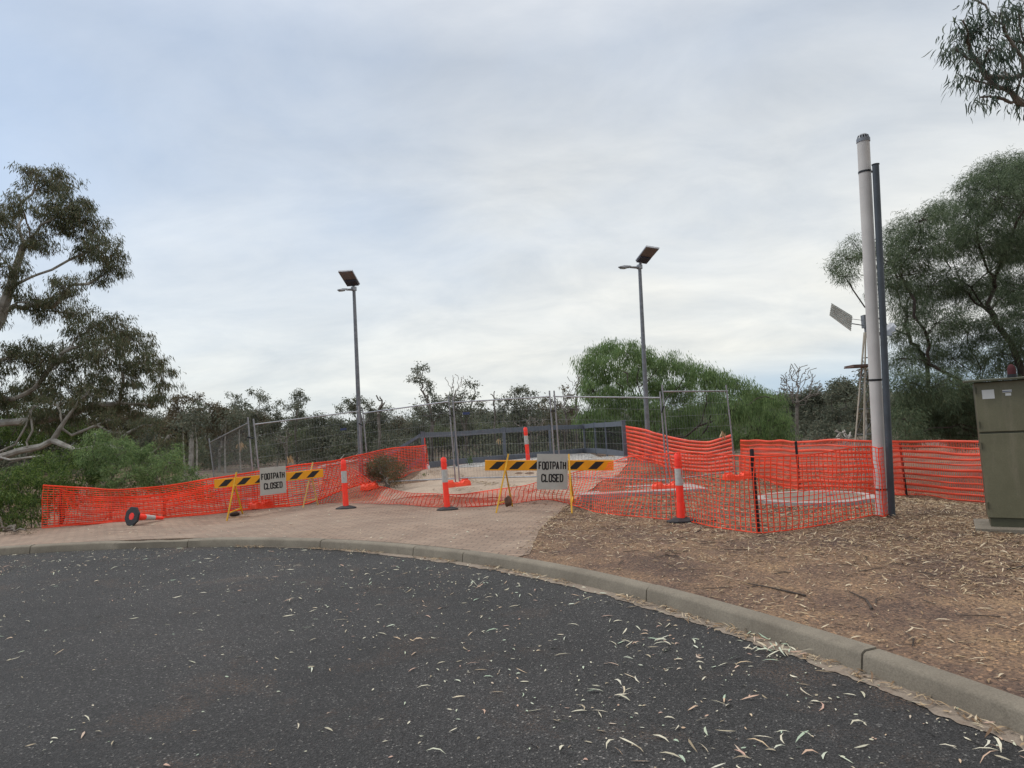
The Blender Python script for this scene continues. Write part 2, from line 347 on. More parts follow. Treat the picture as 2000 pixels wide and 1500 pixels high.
# ---------------------------------------------------------------- terrain
CX, CY = -7.78, .55
KP = [(0,1085),(200,1074),(370,1069),(620,1071),(800,1086),(1000,1115),(1255,1175),(1450,1238),(1665,1312),(2000,1422)]
def flat(px, py, z=0):
    r = ray(px, py); return CAMP + r * ((z - CH) / r[2])
kth, kr = [], []
for k in KP:
    p = flat(*k); kth.append(math.atan2(p[1] - CY, p[0] - CX)); kr.append(math.hypot(p[0] - CX, p[1] - CY))
o_ = np.argsort(kth); kth = np.array(kth)[o_]; kr = np.array(kr)[o_]; R0 = float(kr.mean())
kr = kr * .75 + R0 * .25
_th = np.concatenate([[-math.pi, kth[0] - .6], kth, [kth[-1] + .6, math.pi]]); _r = np.concatenate([[R0, R0], kr, [R0, R0]])
def RK(th):                                            # kerb foot radius at an angle, smoothed
    s = 0
    for d in (-.12, -.08, -.04, 0, .04, .08, .12): s = s + np.interp(th + d, _th, _r)
    return s / 7
CTRL = []
def ctl(px, py, s): p = P(px, py, s); CTRL.append(p)
for c in [(676,994,89),(874,997,96),(1331,1022,127),(1030,903,63.5),(969,1003,105),(1117,1003,105),(443,1018,88),(593,991,81),
          (890,950,80),(1312,948,86),(505,990,80),(722,952,71),(1438,928,82),(1222,892,64),(1143,884,51),(987,898,56),(828,916,63),
          (1770,967,95),(1725,1005,133),(1482,1042,149),(1922,1035,162),(1990,1045,166),(80,1032,86),(300,1016,88),(1445,942,80),(1600,960,100),(1100,935,82),(1905,980,100),
          (706,926,62),(1268,903,68),(1000,940,80)]: ctl(*c)
C_ = np.array(CTRL)
extra = [(-9, 19, -1.2), (-13, 17, -1.2), (-16, 12.5, -.6), (-6, 22, -1.0), (-7, 30, -1.2), (-14, 30, -1.5), (0, 32, -1.0), (3.5, 29, -.5), (6, 24, .1), (9, 24, .1), (12, 20, 0), (12, 14, 0), (10, 8, .12), (8, 4, .12), (16, 30, 0), (6, 2, .13), (-20, 8, 0),
         (-30, 45, -.2), (-10, 45, -.3), (8, 45, -.3), (25, 45, -.1), (-60, 60, 0), (0, 65, 0), (50, 60, 0), (0, 110, .2), (-100, 120, .2), (100, 120, .2), (0, 300, 0), (-300, 300, 0), (300, 300, 0), (40, 20, 0), (-40, 20, -.5), (0, -40, 0)]
C_ = np.vstack([C_, np.array(extra, float)])
def GZ(x, y):
    x = np.asarray(x, float); y = np.asarray(y, float)
    d = (x[..., None] - C_[:, 0]) ** 2 + (y[..., None] - C_[:, 1]) ** 2
    w = 1 / (d + .25) ** 2; z = (w * C_[:, 2]).sum(-1) / w.sum(-1)
    th = np.arctan2(y - CY, x - CX); r = np.hypot(x - CX, y - CY); k = np.clip((r - RK(th) - .17) / 1.3, 0, 1); k = k * k * (3 - 2 * k)
    return .116 * (1 - k) + z * k
def G(px, py):                                         # where the pixel's ray meets the ground
    r = ray(px, py); t = np.concatenate([np.arange(1, 40, .05), np.arange(40, 200, .5)])
    q = CAMP[:, None] + r[:, None] * t; rr = np.hypot(q[0] - CX, q[1] - CY); onroad = rr < RK(np.arctan2(q[1] - CY, q[0] - CX))
    h = np.where(onroad, 0, GZ(q[0], q[1])); i = int(np.argmax(q[2] < h)); p = q[:, max(i, 1)].copy()
    p[2] = h[max(i, 1)]; return p
def on(x, y): return np.array([x, y, float(GZ(x, y))])

TH0, TH1 = R_(-60), R_(150)
def polar_sheet(name, th, rin, rout, nr, m, zfun, geo=1.0, kind='structure'):
    n = len(th); V = []; t = np.linspace(0, 1, nr + 1) ** geo
    for i in range(n):
        r = rin[i] + (rout[i] - rin[i]) * t; x = CX + r * np.cos(th[i]); y = CY + r * np.sin(th[i]); z = zfun(x, y)
        V.append(np.stack([x, y, z], 1))
    V = np.array(V).reshape(-1, 3); k = nr + 1
    Fc = [(i * k + j, i * k + j + 1, (i + 1) * k + j + 1, (i + 1) * k + j) for i in range(n - 1) for j in range(nr)]
    return tag(raw(name, V, Fc, m, smooth=True), kind=kind)
# road: disc inside the kerb, one sheet
th = np.linspace(-math.pi, math.pi, 361)
polar_sheet('road', th, th * 0 + .01, RK(th) + .03, 6, ASPH, lambda x, y: x * 0)
polar_sheet('ground', th, RK(th) + .14, RK(th) + 700, 150, DIRT, lambda x, y: GZ(x, y), 4.0)
# worn earth of the flat beyond, a sheet just above
thf = np.linspace(R_(15), R_(110), 160)
polar_sheet('river_flat', thf, thf * 0 + 38, thf * 0 + 330, 50, FARG, lambda x, y: GZ(x, y) + .03, 2.0)
# gutter: concrete strip with a ragged asphalt edge
thg = np.linspace(R_(-40), R_(70), 900)
gw = np.array([(.13 * max(0, min(1, (R_(66) - a) / R_(12)))) + .05 * noise.noise((a * 40, 0, 0)) + .03 * noise.noise((a * 160, 3, 0)) for a in thg]); gw = np.clip(gw, .02, 1)
polar_sheet('gutter', thg, RK(thg) - gw, RK(thg) + .01, 3, GUTT, lambda x, y: x * 0 + .005)
# kerb: battered profile in lengths with open joints
def build_kerb():
    DMG = (math.atan2(flat(300, 1071)[1] - CY, flat(300, 1071)[0] - CX), .085)
    mb = MB(); prof = [(0, -.02), (.018, .10), (.028, .115), (.05, .127), (.15, .13), (.175, -.05)]
    joints = [flat(x, y) for x, y in [(-300,1100),(35,1087),(365,1069),(628,1071),(803,1087),(905,1098),(1262,1176),(1680,1315),(2060,1440)]]
    ja = sorted([math.atan2(p[1] - CY, p[0] - CX) for p in joints], reverse=True)
    a = ja[0]
    while a < R_(200): a += .24; ja.insert(0, a)
    a = ja[-1]
    while a > R_(-150): a -= .24; ja.append(a)
    for i in range(len(ja) - 1):
        a1, a0 = ja[i] - .0006, ja[i + 1] + .0006; n = max(8, int((a1 - a0) / .012)); tt = np.linspace(a0, a1, n + 1); V = []
        dz = rnd.uniform(-.006, .006)
        for a in tt:
            r = float(RK(a)); chip = 0.006 * noise.noise((a * 60, 1, 2))
            dm = max(0, 1 - abs((a - DMG[0]) / DMG[1])) ** .6 * (.028 + .022 * noise.noise((a * 30, 7, 0)))
            for q, (dr, z) in enumerate(prof):
                w = chip if q in (2, 3) else 0
                if q in (2, 3, 4): w -= dm * (1.3 if q != 4 else .7) * (1 + .5 * noise.noise((a * 90, q * 3.1, 1)))
                V.append((CX + (r + dr + .004 * noise.noise((a * 25, q, 5))) * math.cos(a), CY + (r + dr) * math.sin(a), z + w + (dz if z > 0 else 0)))
        k = len(prof); Fc = [(u * k + j, (u + 1) * k + j, (u + 1) * k + j + 1, u * k + j + 1) for u in range(n) for j in range(k - 1)]
        Fc += [tuple(range(k)), tuple(n * k + j for j in range(k - 1, -1, -1))]
        mb.add(V, Fc)
    tag(mb.build('kerb', KERB, smooth=True), kind='structure')
build_kerb()
def ang(p): return math.atan2(p[1] - CY, p[0] - CX)
def rad(p): return math.hypot(p[0] - CX, p[1] - CY)
# footpath of brick pavers: kerb to the line of the net, right edge sweeping back
fp = [G(*q) for q in [(1034,1084),(1042,1060),(1052,1038),(1072,1015),(1100,992),(1128,972),(1060,972),(980,972),(870,978),(760,978),(640,982),(500,996),(350,1008),(200,1021),(80,1032),(0,1040),(-200,1055)]]
fa = np.array([ang(q) for q in fp]); fr = np.array([rad(q) for q in fp]); so = np.argsort(fa); fa, fr = fa[so], fr[so]
thp = np.linspace(fa[0], fa[-1], 300)
polar_sheet('footpath', thp, RK(thp) + .172, np.maximum(np.interp(thp, fa, fr), RK(thp) + .18), 30, PAV, lambda x, y: GZ(x, y) + .007)
def lerp_sheet(name, A, B, nu, nv, m, dz):
    def res(Q, n):
        Q = np.array(Q); d = np.r_[0, np.cumsum(np.linalg.norm(np.diff(Q, axis=0), axis=1))]; t = np.linspace(0, d[-1], n); return np.stack([np.interp(t, d, Q[:, i]) for i in range(2)], 1)
    A, B = res([G(*p)[:2] for p in A], nv), res([G(*p)[:2] for p in B], nv); V = []
    for u in np.linspace(0, 1, nu):
        q = A * (1 - u) + B * u; V.append(np.c_[q, GZ(q[:, 0], q[:, 1]) + dz])
    V = np.array(V).reshape(-1, 3); Fc = [(i * nv + j, i * nv + j + 1, (i + 1) * nv + j + 1, (i + 1) * nv + j) for i in range(nu - 1) for j in range(nv - 1)]
    return tag(raw(name, V, Fc, m, smooth=True), kind='structure')
lerp_sheet('sand_path', [(735,980),(745,962),(775,948),(815,930),(840,915)], [(1122,977),(1160,955),(1205,930),(1225,908),(1225,896)], 60, 50, SAND, .011)
lerp_sheet('gravel_strip', [(836,914),(900,906),(990,900),(1080,890),(1150,886),(1222,893)], [(842,922),(905,914),(995,908),(1080,900),(1150,899),(1226,901)], 10, 80, GRAV, .016)

# ---------------------------------------------------------------- generic small parts
def lathe(mb, base, axis, prof, n=20):                 # prof: (distance along axis, radius)
    a = unit(axis); mb.tube([np.asarray(base) + a * h for h, r in prof], [r for h, r in prof], n); return mb
def bollard(px, py, label, h=1.07, tilt=(0, 0), base=True, ry=0):
    b = G(px, py); t = thing('bollard', b, label, 'bollard', 'orange bollards'); ax = unit((tilt[0], tilt[1], 1))
    if base:
        m = MB(); V = []; n = 8
        for z, rr in ((0.004, .235), (.03, .235), (.055, .16), (.075, .085)):
            for k in range(n):
                a = 2 * math.pi * (k + .5) / n + ry; V.append(b + np.array([rr * math.cos(a), rr * .62 * math.sin(a), z]))
        Fc = [(i * n + k, i * n + (k + 1) % n, (i + 1) * n + (k + 1) % n, (i + 1) * n + k) for i in range(3) for k in range(n)] + [tuple(range(3 * n, 4 * n)), tuple(range(n - 1, -1, -1))]
        m.add(V, Fc); m.build('base', RUB, t, bevel=.006)
    m = MB(); r = .058
    lathe(m, b, ax, [(.03, r + .006), (.30, r), (.302, r - .004), (.306, r - .004), (.308, r), (h - .22, r), (h - .218, r - .01), (h - .20, r - .01), (h - .198, r + .002), (h - .12, r + .003), (h - .118, r - .008), (h - .105, r - .008), (h - .103, r + .001), (h - .03, r + .001), (h, r - .014)], 24)
    m.build('tube', FLUO, t, True)
    m = MB(); lathe(m, b, ax, [(h - .50, r + .0035), (h - .24, r + .0035)], 24); m.build('reflective_band', REFL, t, True)
    m = MB(); top = b + ax * h; m.box(top + ax * .004, .035, .075, .02); m.build('top_grip', FLUO, t)
    return t
bollard(676, 994, 'orange bollard standing on the brick footpath right of the left FOOTPATH CLOSED sign', tilt=(-.03, 0))
bollard(874, 997, 'orange bollard leaning on the brick footpath left of the right FOOTPATH CLOSED sign', tilt=(-.035, 0))
bollard(1331, 1020, 'orange bollard with black base standing in leaf litter against the orange net, nearest of all', tilt=(.015, 0))
bollard(1032, 905, 'orange bollard far back on the sand path in front of the grey balustrade', tilt=(-.035, 0))
bollard(829, 916, 'orange bollard standing in the net against the left end post of the balustrade', h=.98, tilt=(0, 0), base=False)

# barricades
GLY = {
 'F': [[(0,0),(0,1),(1,1)], [(0,.53),(.78,.53)]], 'O': [[(.25,0),(.75,0),(.93,.06),(1,.2),(1,.8),(.93,.94),(.75,1),(.25,1),(.07,.94),(0,.8),(0,.2),(.07,.06),(.25,0),(.5,0)]],
 'T': [[(0,1),(1,1)], [(.5,1),(.5,0)]], 'P': [[(0,0),(0,1),(.7,1),(.92,.95),(1,.85),(1,.62),(.92,.5),(.7,.45),(0,.45)]], 'A': [[(0,0),(.5,1),(1,0)], [(.16,.28),(.84,.28)]],
 'H': [[(0,0),(0,1)], [(1,0),(1,1)], [(0,.52),(1,.52)]], 'C': [[(1,.26),(1,.18),(.92,.05),(.75,0),(.25,0),(.07,.06),(0,.2),(0,.8),(.07,.94),(.25,1),(.75,1),(.92,.95),(1,.82),(1,.74)]],
 'L': [[(0,1),(0,0),(1,0)]], 'S': [[(0,.24),(.02,.14),(.12,.03),(.3,0),(.7,0),(.92,.06),(1,.2),(1,.32),(.9,.44),(.12,.60),(0,.72),(0,.84),(.08,.95),(.28,1),(.7,1),(.9,.96),(1,.82),(1,.76)]],
 'E': [[(1,1),(0,1),(0,0),(1,0)], [(0,.52),(.8,.52)]], 'D': [[(0,0),(0,1),(.6,1),(.88,.93),(1,.76),(1,.24),(.88,.07),(.6,0),(0,0)]]}
def text_mesh(mb, word, org, ux, uy, un, h, w, gap, sw, t=.002):
    n = len(word); tot = n * w + (n - 1) * gap; x = -tot / 2
    for ch in word:
        ww = w
        for st in GLY[ch]:
            pts = [np.array((x + a * ww, b * h)) for a, b in st]; closed = np.allclose(pts[0], pts[-1]) or ch == 'O'
            for i in range(len(pts) - 1):
                a, b = pts[i], pts[i + 1]; d = (b - a) / (np.linalg.norm(b - a) + 1e-9)
                if len(pts) > 2: a = a - d * (sw * .28 if i > 0 or ch in 'DE' else 0); b = b + d * (sw * .28 if i < len(pts) - 2 else 0)
                if ch in 'FEPL' and len(pts) > 2 and len(pts) < 6:
                    if i > 0: a = a - d * sw * .22
                    if i < len(pts) - 2: b = b + d * sw * .22
                nn = np.array((-d[1], d[0])) * sw / 2
                c = [a - nn, b - nn, b + nn, a + nn]; q = [org + ux * k[0] + uy * k[1] for k in c]
                e = rnd.uniform(0, .0006)
                mb.hexa([k for k in q] + [k + un * (t + e) for k in q])
        x += w + gap
def barricade(feet, tops, board, sign, label, legm, boardoff=.03):
    Lf, Lb, Rf, Rb = [G(*f) for f in feet]; base = (Lf + Rb) / 2; base[2] = min(Lf[2], Rb[2])
    t = thing('barricade', base, label, 'barricade', 'footpath closed barricades')
    ap = []
    for (f, b, tp) in ((Lf, Lb, tops[0]), (Rf, Rb, tops[1])):
        s = (scale_at(f) + scale_at(b)) / 2; ap.append(P(tp[0], tp[1], s))
    sL, sR = scale_at(ap[0]), scale_at(ap[1])
    for i, (f, b, a) in enumerate(((Lf, Lb, ap[0]), (Rf, Rb, ap[1]))):
        lm = legm[i]; d = unit(a - f)
        m = MB(); m.bar(f, a, .03, .03, up=(0, 1, 0)); m.build('leg', lm, t, bevel=.004)
        jb = f + (a - f) * .74; m = MB(); m.bar(b, jb + unit(b - jb) * .02 + np.array([0, .04, 0]), .03, .03, up=(0, 1, 0)); m.build('leg', lm, t, bevel=.004)
        c0 = f + (a - f) * .16; c1 = b + (jb - b) * .20; m = MB(); m.bar(c0, c1, .022, .022); m.build('brace', lm, t)
    # board
    back = np.array([0, boardoff, 0])
    TL, TR, BR, BL = [P(x, y, (sL if x < (tops[0][0] + tops[1][0]) / 2 else sR)) + back for x, y in board]
    wdir = unit(TR - TL); wl = np.linalg.norm(TR - TL); BL2 = BL - TL; dn = unit(BL2 - wdir * np.dot(BL2, wdir)); hh = .2; nrm = unit(np.cross(wdir, dn));
    if nrm[1] > 0: nrm = -nrm
    m = MB(); o8 = []
    for k in (.008, -.022): o8 += [TL + nrm * k, TL + wdir * wl + nrm * k, TL + wdir * wl + dn * hh + nrm * k, TL + dn * hh + nrm * k]
    m.hexa(o8[4:] + o8[:4]); bd = m.build('board', YELB, t, bevel=.003)
    m = MB(); x = .10
    lst = []
    while x + .30 < wl:
        lst.append(x); x += .385
    for x in lst:
        q = [TL + wdir * (x + a) + dn * (hh * v) + nrm * .0095 for a, v in ((.13, .14), (.30, .14), (.15, .86), (-.02, .86))]
        m.hexa([p for p in q] + [p + nrm * .0015 for p in q])
    m.build('stripes', BLKT, bd)
    # sign
    sm = (sL + sR) / 2; S = [P(x, y, sL + (sR - sL) * (x - tops[0][0]) / (tops[1][0] - tops[0][0])) + np.array([0, -.035, 0]) for x, y in sign]
    ux = unit(S[1] - S[0]); uy = S[0] - S[3]; uy = unit(uy - ux * np.dot(uy, ux)); un = unit(np.cross(ux, uy)); W = np.linalg.norm(S[1] - S[0]); H = np.linalg.norm(S[0] - S[3]); c = sum(S) / 4
    m = MB(); m.box(c, W, H, .004, ux, uy, un); sp = m.build('sign', SIGNG, t, bevel=.001)
    m = MB(); text_mesh(m, 'FOOTPATH', c + un * .0025 + uy * (H * .075), ux, uy, un, H * .20, W * .074, W * .038, W * .042)
    m.build('lettering', INK, sp); m = MB(); text_mesh(m, 'CLOSED', c + un * .0025 - uy * (H * .275), ux, uy, un, H * .20, W * .080, W * .040, W * .042)
    m.build('lettering', INK, sp)
    for sx in (-.3, .3): m = MB(); m.tube([c + ux * W * sx + uy * H * .36 + un * .002, c + ux * W * sx + uy * H * .36 + un * .006], .006, 8); m.build('bolt', GALV, sp)
    return t
barricade([(969,1003),(1001,990),(1117,1003),(1121,984)], [(993,887),(1111,887)], [(947,899),(1199,899),(1199,922),(947,922)], [(1047,887),(1107,887),(1110,955),(1050,956)],
          'right amber striped barricade with FOOTPATH CLOSED sign, brown bag hung on its left trestle', (YEL, YEL))
barricade([(443,1018),(474,1005),(592,992),(621,987)], [(462,922),(611,903)], [(417,937),(630,916),(630,932),(419,953)], [(506.5,914.5),(557.5,909.5),(562,962.5),(511,968)],
          'left amber striped barricade with FOOTPATH CLOSED sign, one pair of legs bleached pale', (YEL, YELP))

def blob(name, c, r, m, seed, label, cat, parent=None, group=None):
    import bmesh
    bm = bmesh.new(); bmesh.ops.create_icosphere(bm, subdivisions=3, radius=1)
    for v in bm.verts:
        k = 1 + .28 * noise.noise(v.co * 1.6 + Vector((seed, 0, 0))) + .12 * noise.noise(v.co * 4 + Vector((0, seed, 0)))
        v.co = Vector((v.co.x * r[0] * k, v.co.y * r[1] * k, v.co.z * r[2] * k))
    me = bpy.data.meshes.new(name); bm.to_mesh(me); bm.free(); me.materials.append(m); me.polygons.foreach_set('use_smooth', [True] * len(me.polygons))
    o = bpy.data.objects.new(name, me); o.location = tuple(map(float, c)); link(o); return tag(o, label, cat, group)
p = P(992, 979, 103); blob('sandbag', p, (.075, .06, .10), BAG, 3, 'crumpled brown weight bag hanging on the trestle of the right barricade', 'sandbag')
p = G(458, 1008); p[2] += .05; blob('sandbag', p, (.11, .08, .055), BAGK, 9, 'dark weight bag lying at the left foot of the left barricade', 'sandbag')

# fallen cone
def fallen_cone():
    c = G(259, 1027); c[2] += .195; L = .74
    ax = unit(np.array([.36, .90, -.19]))
    t = thing('traffic_cone', (c[0], c[1], c[2] - .19), 'orange traffic cone fallen over with octagonal black base facing the road', 'traffic cone')
    x = unit(np.cross(ax, (0, 0, 1))); y = np.cross(ax, x); m = MB(); n = 8; V = []
    for d, rr in ((-.025, .195), (-.02, .21), (.012, .21), (.02, .185)):
        for k in range(n): a = 2 * math.pi * (k + .5) / n + .1; V.append(c + ax * d + (x * math.cos(a) + y * math.sin(a)) * rr)
    # ring with the open bottom of the cone in it
    Vi = []
    for d, rr in ((-.025, .078), (.02, .078)):
        for k in range(n): a = 2 * math.pi * (k + .5) / n + .1; Vi.append(c + ax * d + (x * math.cos(a) + y * math.sin(a)) * rr)
    V += Vi; F_ = [(i * n + k, i * n + (k + 1) % n, (i + 1) * n + (k + 1) % n, (i + 1) * n + k) for i in range(3) for k in range(n)]
    F_ += [(4 * n + k, 4 * n + (k + 1) % n, (k + 1) % n, k) for k in range(n)] + [(3 * n + k, 3 * n + (k + 1) % n, 5 * n + (k + 1) % n, 5 * n + k) for k in range(n)]
    m.add(V, F_); m.build('base', RUB, t)
    prof = [(-.022, .098), (-.02, .082), (.03, .078), (.33, .056), (.50, .046), (L - .03, .034), (L, .028)]
    m = MB(); m.tube([c + ax * d for d, r in prof], [r for d, r in prof], 24); m.build('cone', FLUO, t, True)
    m = MB(); m.tube([c + ax * .29, c + ax * .52], [.0610, .0470], 24); m.build('reflective_band', REFL, t, True)
    m = MB(); m.tube([c - ax * .024, c - ax * .029], [.060, .060], 24); m.build('shaded_hollow_disc', mat('shaded_orange_plastic', (.75, .03, .02), .6), t)  # flat disc, its orange darkened to stand for shade inside the cone
fallen_cone()

# ---------------------------------------------------------------- temporary fence
def panel(A, At, B, Bt, label, plate=None):
    """A, B: feet; At, Bt: tops (3D points)"""
    t = thing('temporary_fence', (np.asarray(A) + np.asarray(B)) / 2, label, 'temporary fence panel', 'temporary wire fence panels')
    A, At, B, Bt = map(np.asarray, (A, At, B, Bt)); q = unit(B - A)
    for a, b in ((A, At), (B, Bt)):
        m = MB(); m.tube([a, b], .019, 8); m.build('post', GALV, t, True)
    def pt(u, v): return (A * (1 - u) + B * u) * (1 - v) + (At * (1 - u) + Bt * u) * v
    for v in (.055, .935): m = MB(); m.tube([pt(0, v), pt(1, v)], .017 if v > .5 else .016, 8); m.build('rail', GALV, t, True)
    m = MB(); L = np.linalg.norm(B - A); n = int(L / .075)
    for i in range(1, n): m.tube([pt(i / n, .055), pt(i / n, .935)], .0019, 3, False)
    for v in (.055 + .88 * k / 7 for k in range(1, 7)): m.tube([pt(0, v), pt(1, v)], .0024, 3, False)
    m.build('wire_mesh', GALVD, t)
    if plate: m = MB(); u, v = plate; m.box(pt(u, v) + np.array([0, -.01, 0]), .18, .006, .06, unit(B - A), np.cross((0, 0, 1), unit(B - A)), (0, 0, 1)); m.build('plate', NAVY, t)
    return t
def fp2(foot, top, s): return P(*foot, s), P(*top, s)
a1, a1t = P(425, 985, 62), P(408, 856, 62)
a2, a2t = P(499, 984, 80), P(484, 815, 80)
b1, b1t = P(513, 990, 80), P(495, 818, 80)
b2, b2t = P(708, 950, 71), P(700, 793, 71)
c1, c1t = P(722, 951, 71), P(708, 797, 71)
c2, c2t = P(890, 944, 80), P(876, 773, 80)
d1, d1t = P(898, 943, 80), P(884, 775, 80)
d2, d2t = P(1086, 940, 83), P(1073, 763, 83)
e1, e1t = P(1096, 940, 83), P(1082, 763, 83)
e2, e2t = P(1304, 948, 86), P(1289, 765, 86)
g1, g1t = P(1311, 948, 86), P(1293, 752, 86)
g2, g2t = P(1438, 930, 82), P(1418, 752, 82)
panel(a1, a1t, a2, a2t, 'short leaning wire fence panel at the far left, sloping down the bank')
panel(b1, b1t, b2, b2t, 'wire fence panel behind the left barricade, ending at the left lamp post', (.83, .74))
panel(c1, c1t, c2, c2t, 'wire fence panel between the left lamp post and the central orange foot block')
panel(d1, d1t, d2, d2t, 'wire fence panel in front of the balustrade, with a small navy plate', (.13, .80))
panel(e1, e1t, e2, e2t, 'wire fence panel crossed by the right lamp post')
panel(g1, g1t, g2, g2t, 'rightmost wire fence panel in front of the bright green tree')
for (p, q, lb) in ((a2t, b1t, 'black clamp joining the two leftmost wire fence panels'), (b2t, c1t, 'black clamp on the fence posts beside the left lamp post'), (c2t, d1t, 'black clamp above the central orange foot block'), (d2t, e1t, 'black clamp on the posts behind the right FOOTPATH CLOSED sign'), (e2t, g1t, 'black clamp on the fence posts right of the right lamp post')):
    m = MB(); z = np.array([0, -.02, -.48]); m.bar(p + z, q + z, .05, .03); tag(m.build('steel_clamp', BLK), lb, 'clamp', 'fence clamps')
def foot_block(px, py, ang_, label, L=.62, W=.24):
    c = G(px, py); t = thing('fence_foot', c, label, 'fence foot', 'orange fence feet'); ca, sa = math.cos(ang_), math.sin(ang_)
    def T(x, y, z): return c + np.array([x * ca - y * sa, x * sa + y * ca, z])
    xs = [-L/2, -L/2+.04, -L*.22, -L*.16, L*.16, L*.22, L/2-.04, L/2]; zs = [.10, .15, .15, .105, .105, .15, .15, .10]; V = []
    for x, z in zip(xs, zs):
        V += [T(x, -W/2, .005), T(x, -W/2 + .02, z), T(x, W/2 - .02, z), T(x, W/2, .005)]
    Fc = [(i*4+j, (i+1)*4+j, (i+1)*4+j+1, i*4+j+1) for i in range(len(xs)-1) for j in range(3)] + [(0,1,2,3), tuple(len(xs)*4-4+k for k in (3,2,1,0))]
    m = MB(); m.add(V, Fc); m.build('block', ORGB, t, bevel=.012)
    for x in (-.11, 0, .11): m = MB(); m.tube([T(x, 0, .10), T(x, 0, .118)], .028, 10); m.build('socket', mat('dark_orange_socket', (.4, .03, .015), .6), t)
    for k in (-1, 1): m = MB(); m.bar(T(.12 * k, -.02, .16), T(.30 * k, -.02, .165), .03); m.build('carry_grip', ORGB, t, bevel=.005)
foot_block(510, 992, R_(70), 'orange plastic fence foot below the left FOOTPATH CLOSED sign')
foot_block(722, 956, R_(75), 'orange plastic fence foot on the net near the left lamp post')
foot_block(893, 951, R_(35), 'orange plastic fence foot on sand beside the central leaning bollard', .66)
foot_block(1303, 957, R_(12), 'orange plastic fence foot on the concrete slab behind the nearest bollard')
foot_block(1440, 937, R_(10), 'orange plastic fence foot at the right end of the wire fence')

# ---------------------------------------------------------------- grey balustrade
def balustrade():
    posts = [((828,918),(815,845),63,.10),((892,910),(886,843),60,.07),((987,902),(979,836),57,.11),((1076,893),(1070,831),54,.08),((1143,887),(1137,829),52,.07),((1165,888),(1161,826),54,.06),((1186,890),(1181,825),57,.06),((1222,896),(1213,822),63,.12)]
    pts = []
    for (fx, fy), (tx, ty), s, w in posts:
        f = P(fx, fy, s); g = f.copy(); g[2] = min(float(GZ(f[0], f[1])), f[2]) - .05; tp = P(tx, ty, s); tp[0], tp[1] = f[0], f[1]; pts.append((g, tp, w, f))
    t = thing('balustrade', pts[3][0], 'slate grey metal balustrade with black balusters around the lookout', 'balustrade')
    for g, tp, w, f in pts:
        m = MB(); m.box((g + tp) / 2, w, w, tp[2] - g[2]); m.box(tp + np.array([0, 0, .01]), w + .02, w + .02, .025); m.build('post', GREYP, t, bevel=.004)
    for i in range(len(pts) - 1):
        A, B = pts[i], pts[i + 1]; wa = unit(B[1] - A[1]); 
        la, lb = A[1] + np.array([0, 0, -.085]), B[1] + np.array([0, 0, -.085]); ba, bb = A[3] + np.array([0, 0, .14]), B[3] + np.array([0, 0, .14])
        d = unit((lb - la) * np.array([1, 1, 0])); ea, eb = d * A[2] / 2, d * B[2] / 2
        m = MB(); m.bar(la + ea, lb - eb, .06, .16); m.build('top_rail', GREYP, t, bevel=.004)
        m = MB(); m.bar(ba + ea, bb - eb, .05, .18); m.build('bottom_rail', GREYP, t, bevel=.004)
        m = MB(); L = np.linalg.norm(lb - la); n = max(2, int(L / .12))
        for k in range(1, n): u = k / n; m.bar(ba * (1 - u) + bb * u + np.array([0, 0, .06]), la * (1 - u) + lb * u - np.array([0, 0, .05]), .024, .024, up=(0, 1, 0))
        m.build('baluster_panel', BLK, t)
    # handrail running down the bank to the left
    A = pts[0][1] + np.array([-.05, 0, -.08]); B = P(744, 899, 60); m = MB(); m.bar(A, B, .05, .10); m.build('sloping_rail', GREYP, t, bevel=.004)
    m = MB(); m.bar(A - np.array([0, 0, .75]), B - np.array([0, 0, .75]), .04, .12); m.build('sloping_bottom_rail', GREYP, t)
    m = MB(); B2 = B.copy(); B2[2] -= 1.1; m.bar(B + np.array([0, 0, .05]), B2, .08, .08, up=(0, 1, 0)); m.build('post', GREYP, t)
    m = MB()
    for k in range(1, 14): u = k / 14; q = A * (1 - u) + B * u; m.bar(q - np.array([0, 0, .05]), q - np.array([0, 0, .7]), .016, .016, up=(0, 1, 0))
    m.build('baluster_panel', BLK, t)
balustrade()

# ---------------------------------------------------------------- lamps, pipes, cabinet
def lamp(foot, top, arm, s, label, faceyaw):
    b = P(*foot, s); b[2] = float(GZ(b[0], b[1])); tp = P(*top, s); t = thing('solar_street_lamp', b, label, 'street lamp', 'solar street lamps')
    d = tp - b; m = MB(); m.tube([b, b + d * .5, tp], [.075, .062, .048], 16); m.build('pole', GALVD, t, True)
    m = MB(); m.box(b + np.array([0, 0, .02]), .3, .3, .03); m.build('base_plate', GALVD, t)
    joint = tp - d * .015
    m = MB(); m.tube([joint - d * .006, joint + d * .014], .085, 14); m.build('collar', GALV, t, True)
    am = P(*arm, s * 1.03); ad = unit(am - joint)
    m = MB(); m.tube([joint, joint + (am - joint) * .5], [.04, .028], 8); m.build('arm', GALV, t, True)
    c = joint + (am - joint) * .74; side = unit(np.cross(ad, (0, 0, 1))); up = np.cross(side, ad); L = np.linalg.norm(am - joint) * .56
    m = MB(); V = []
    for u, w, h in ((-.5, .05, .03), (-.3, .09, .05), (.3, .10, .05), (.5, .06, .02)):
        V += [c + ad * L * u - side * w - up * h * .4, c + ad * L * u + side * w - up * h * .4, c + ad * L * u + side * w * .8 + up * h * .6, c + ad * L * u - side * w * .8 + up * h * .6]
    m.add(V, [(i*4+j, i*4+(j+1)%4, (i+1)*4+(j+1)%4, (i+1)*4+j) for i in range(3) for j in range(4)] + [(3,2,1,0), (12,13,14,15)]); lu = m.build('luminaire', GALV, t)
    m = MB(); m.box(c + ad * L * .15 - up * .035, L * .4, .13, .03, ad, side, up); m.build('lens', LENS, lu)
    return t, tp, d
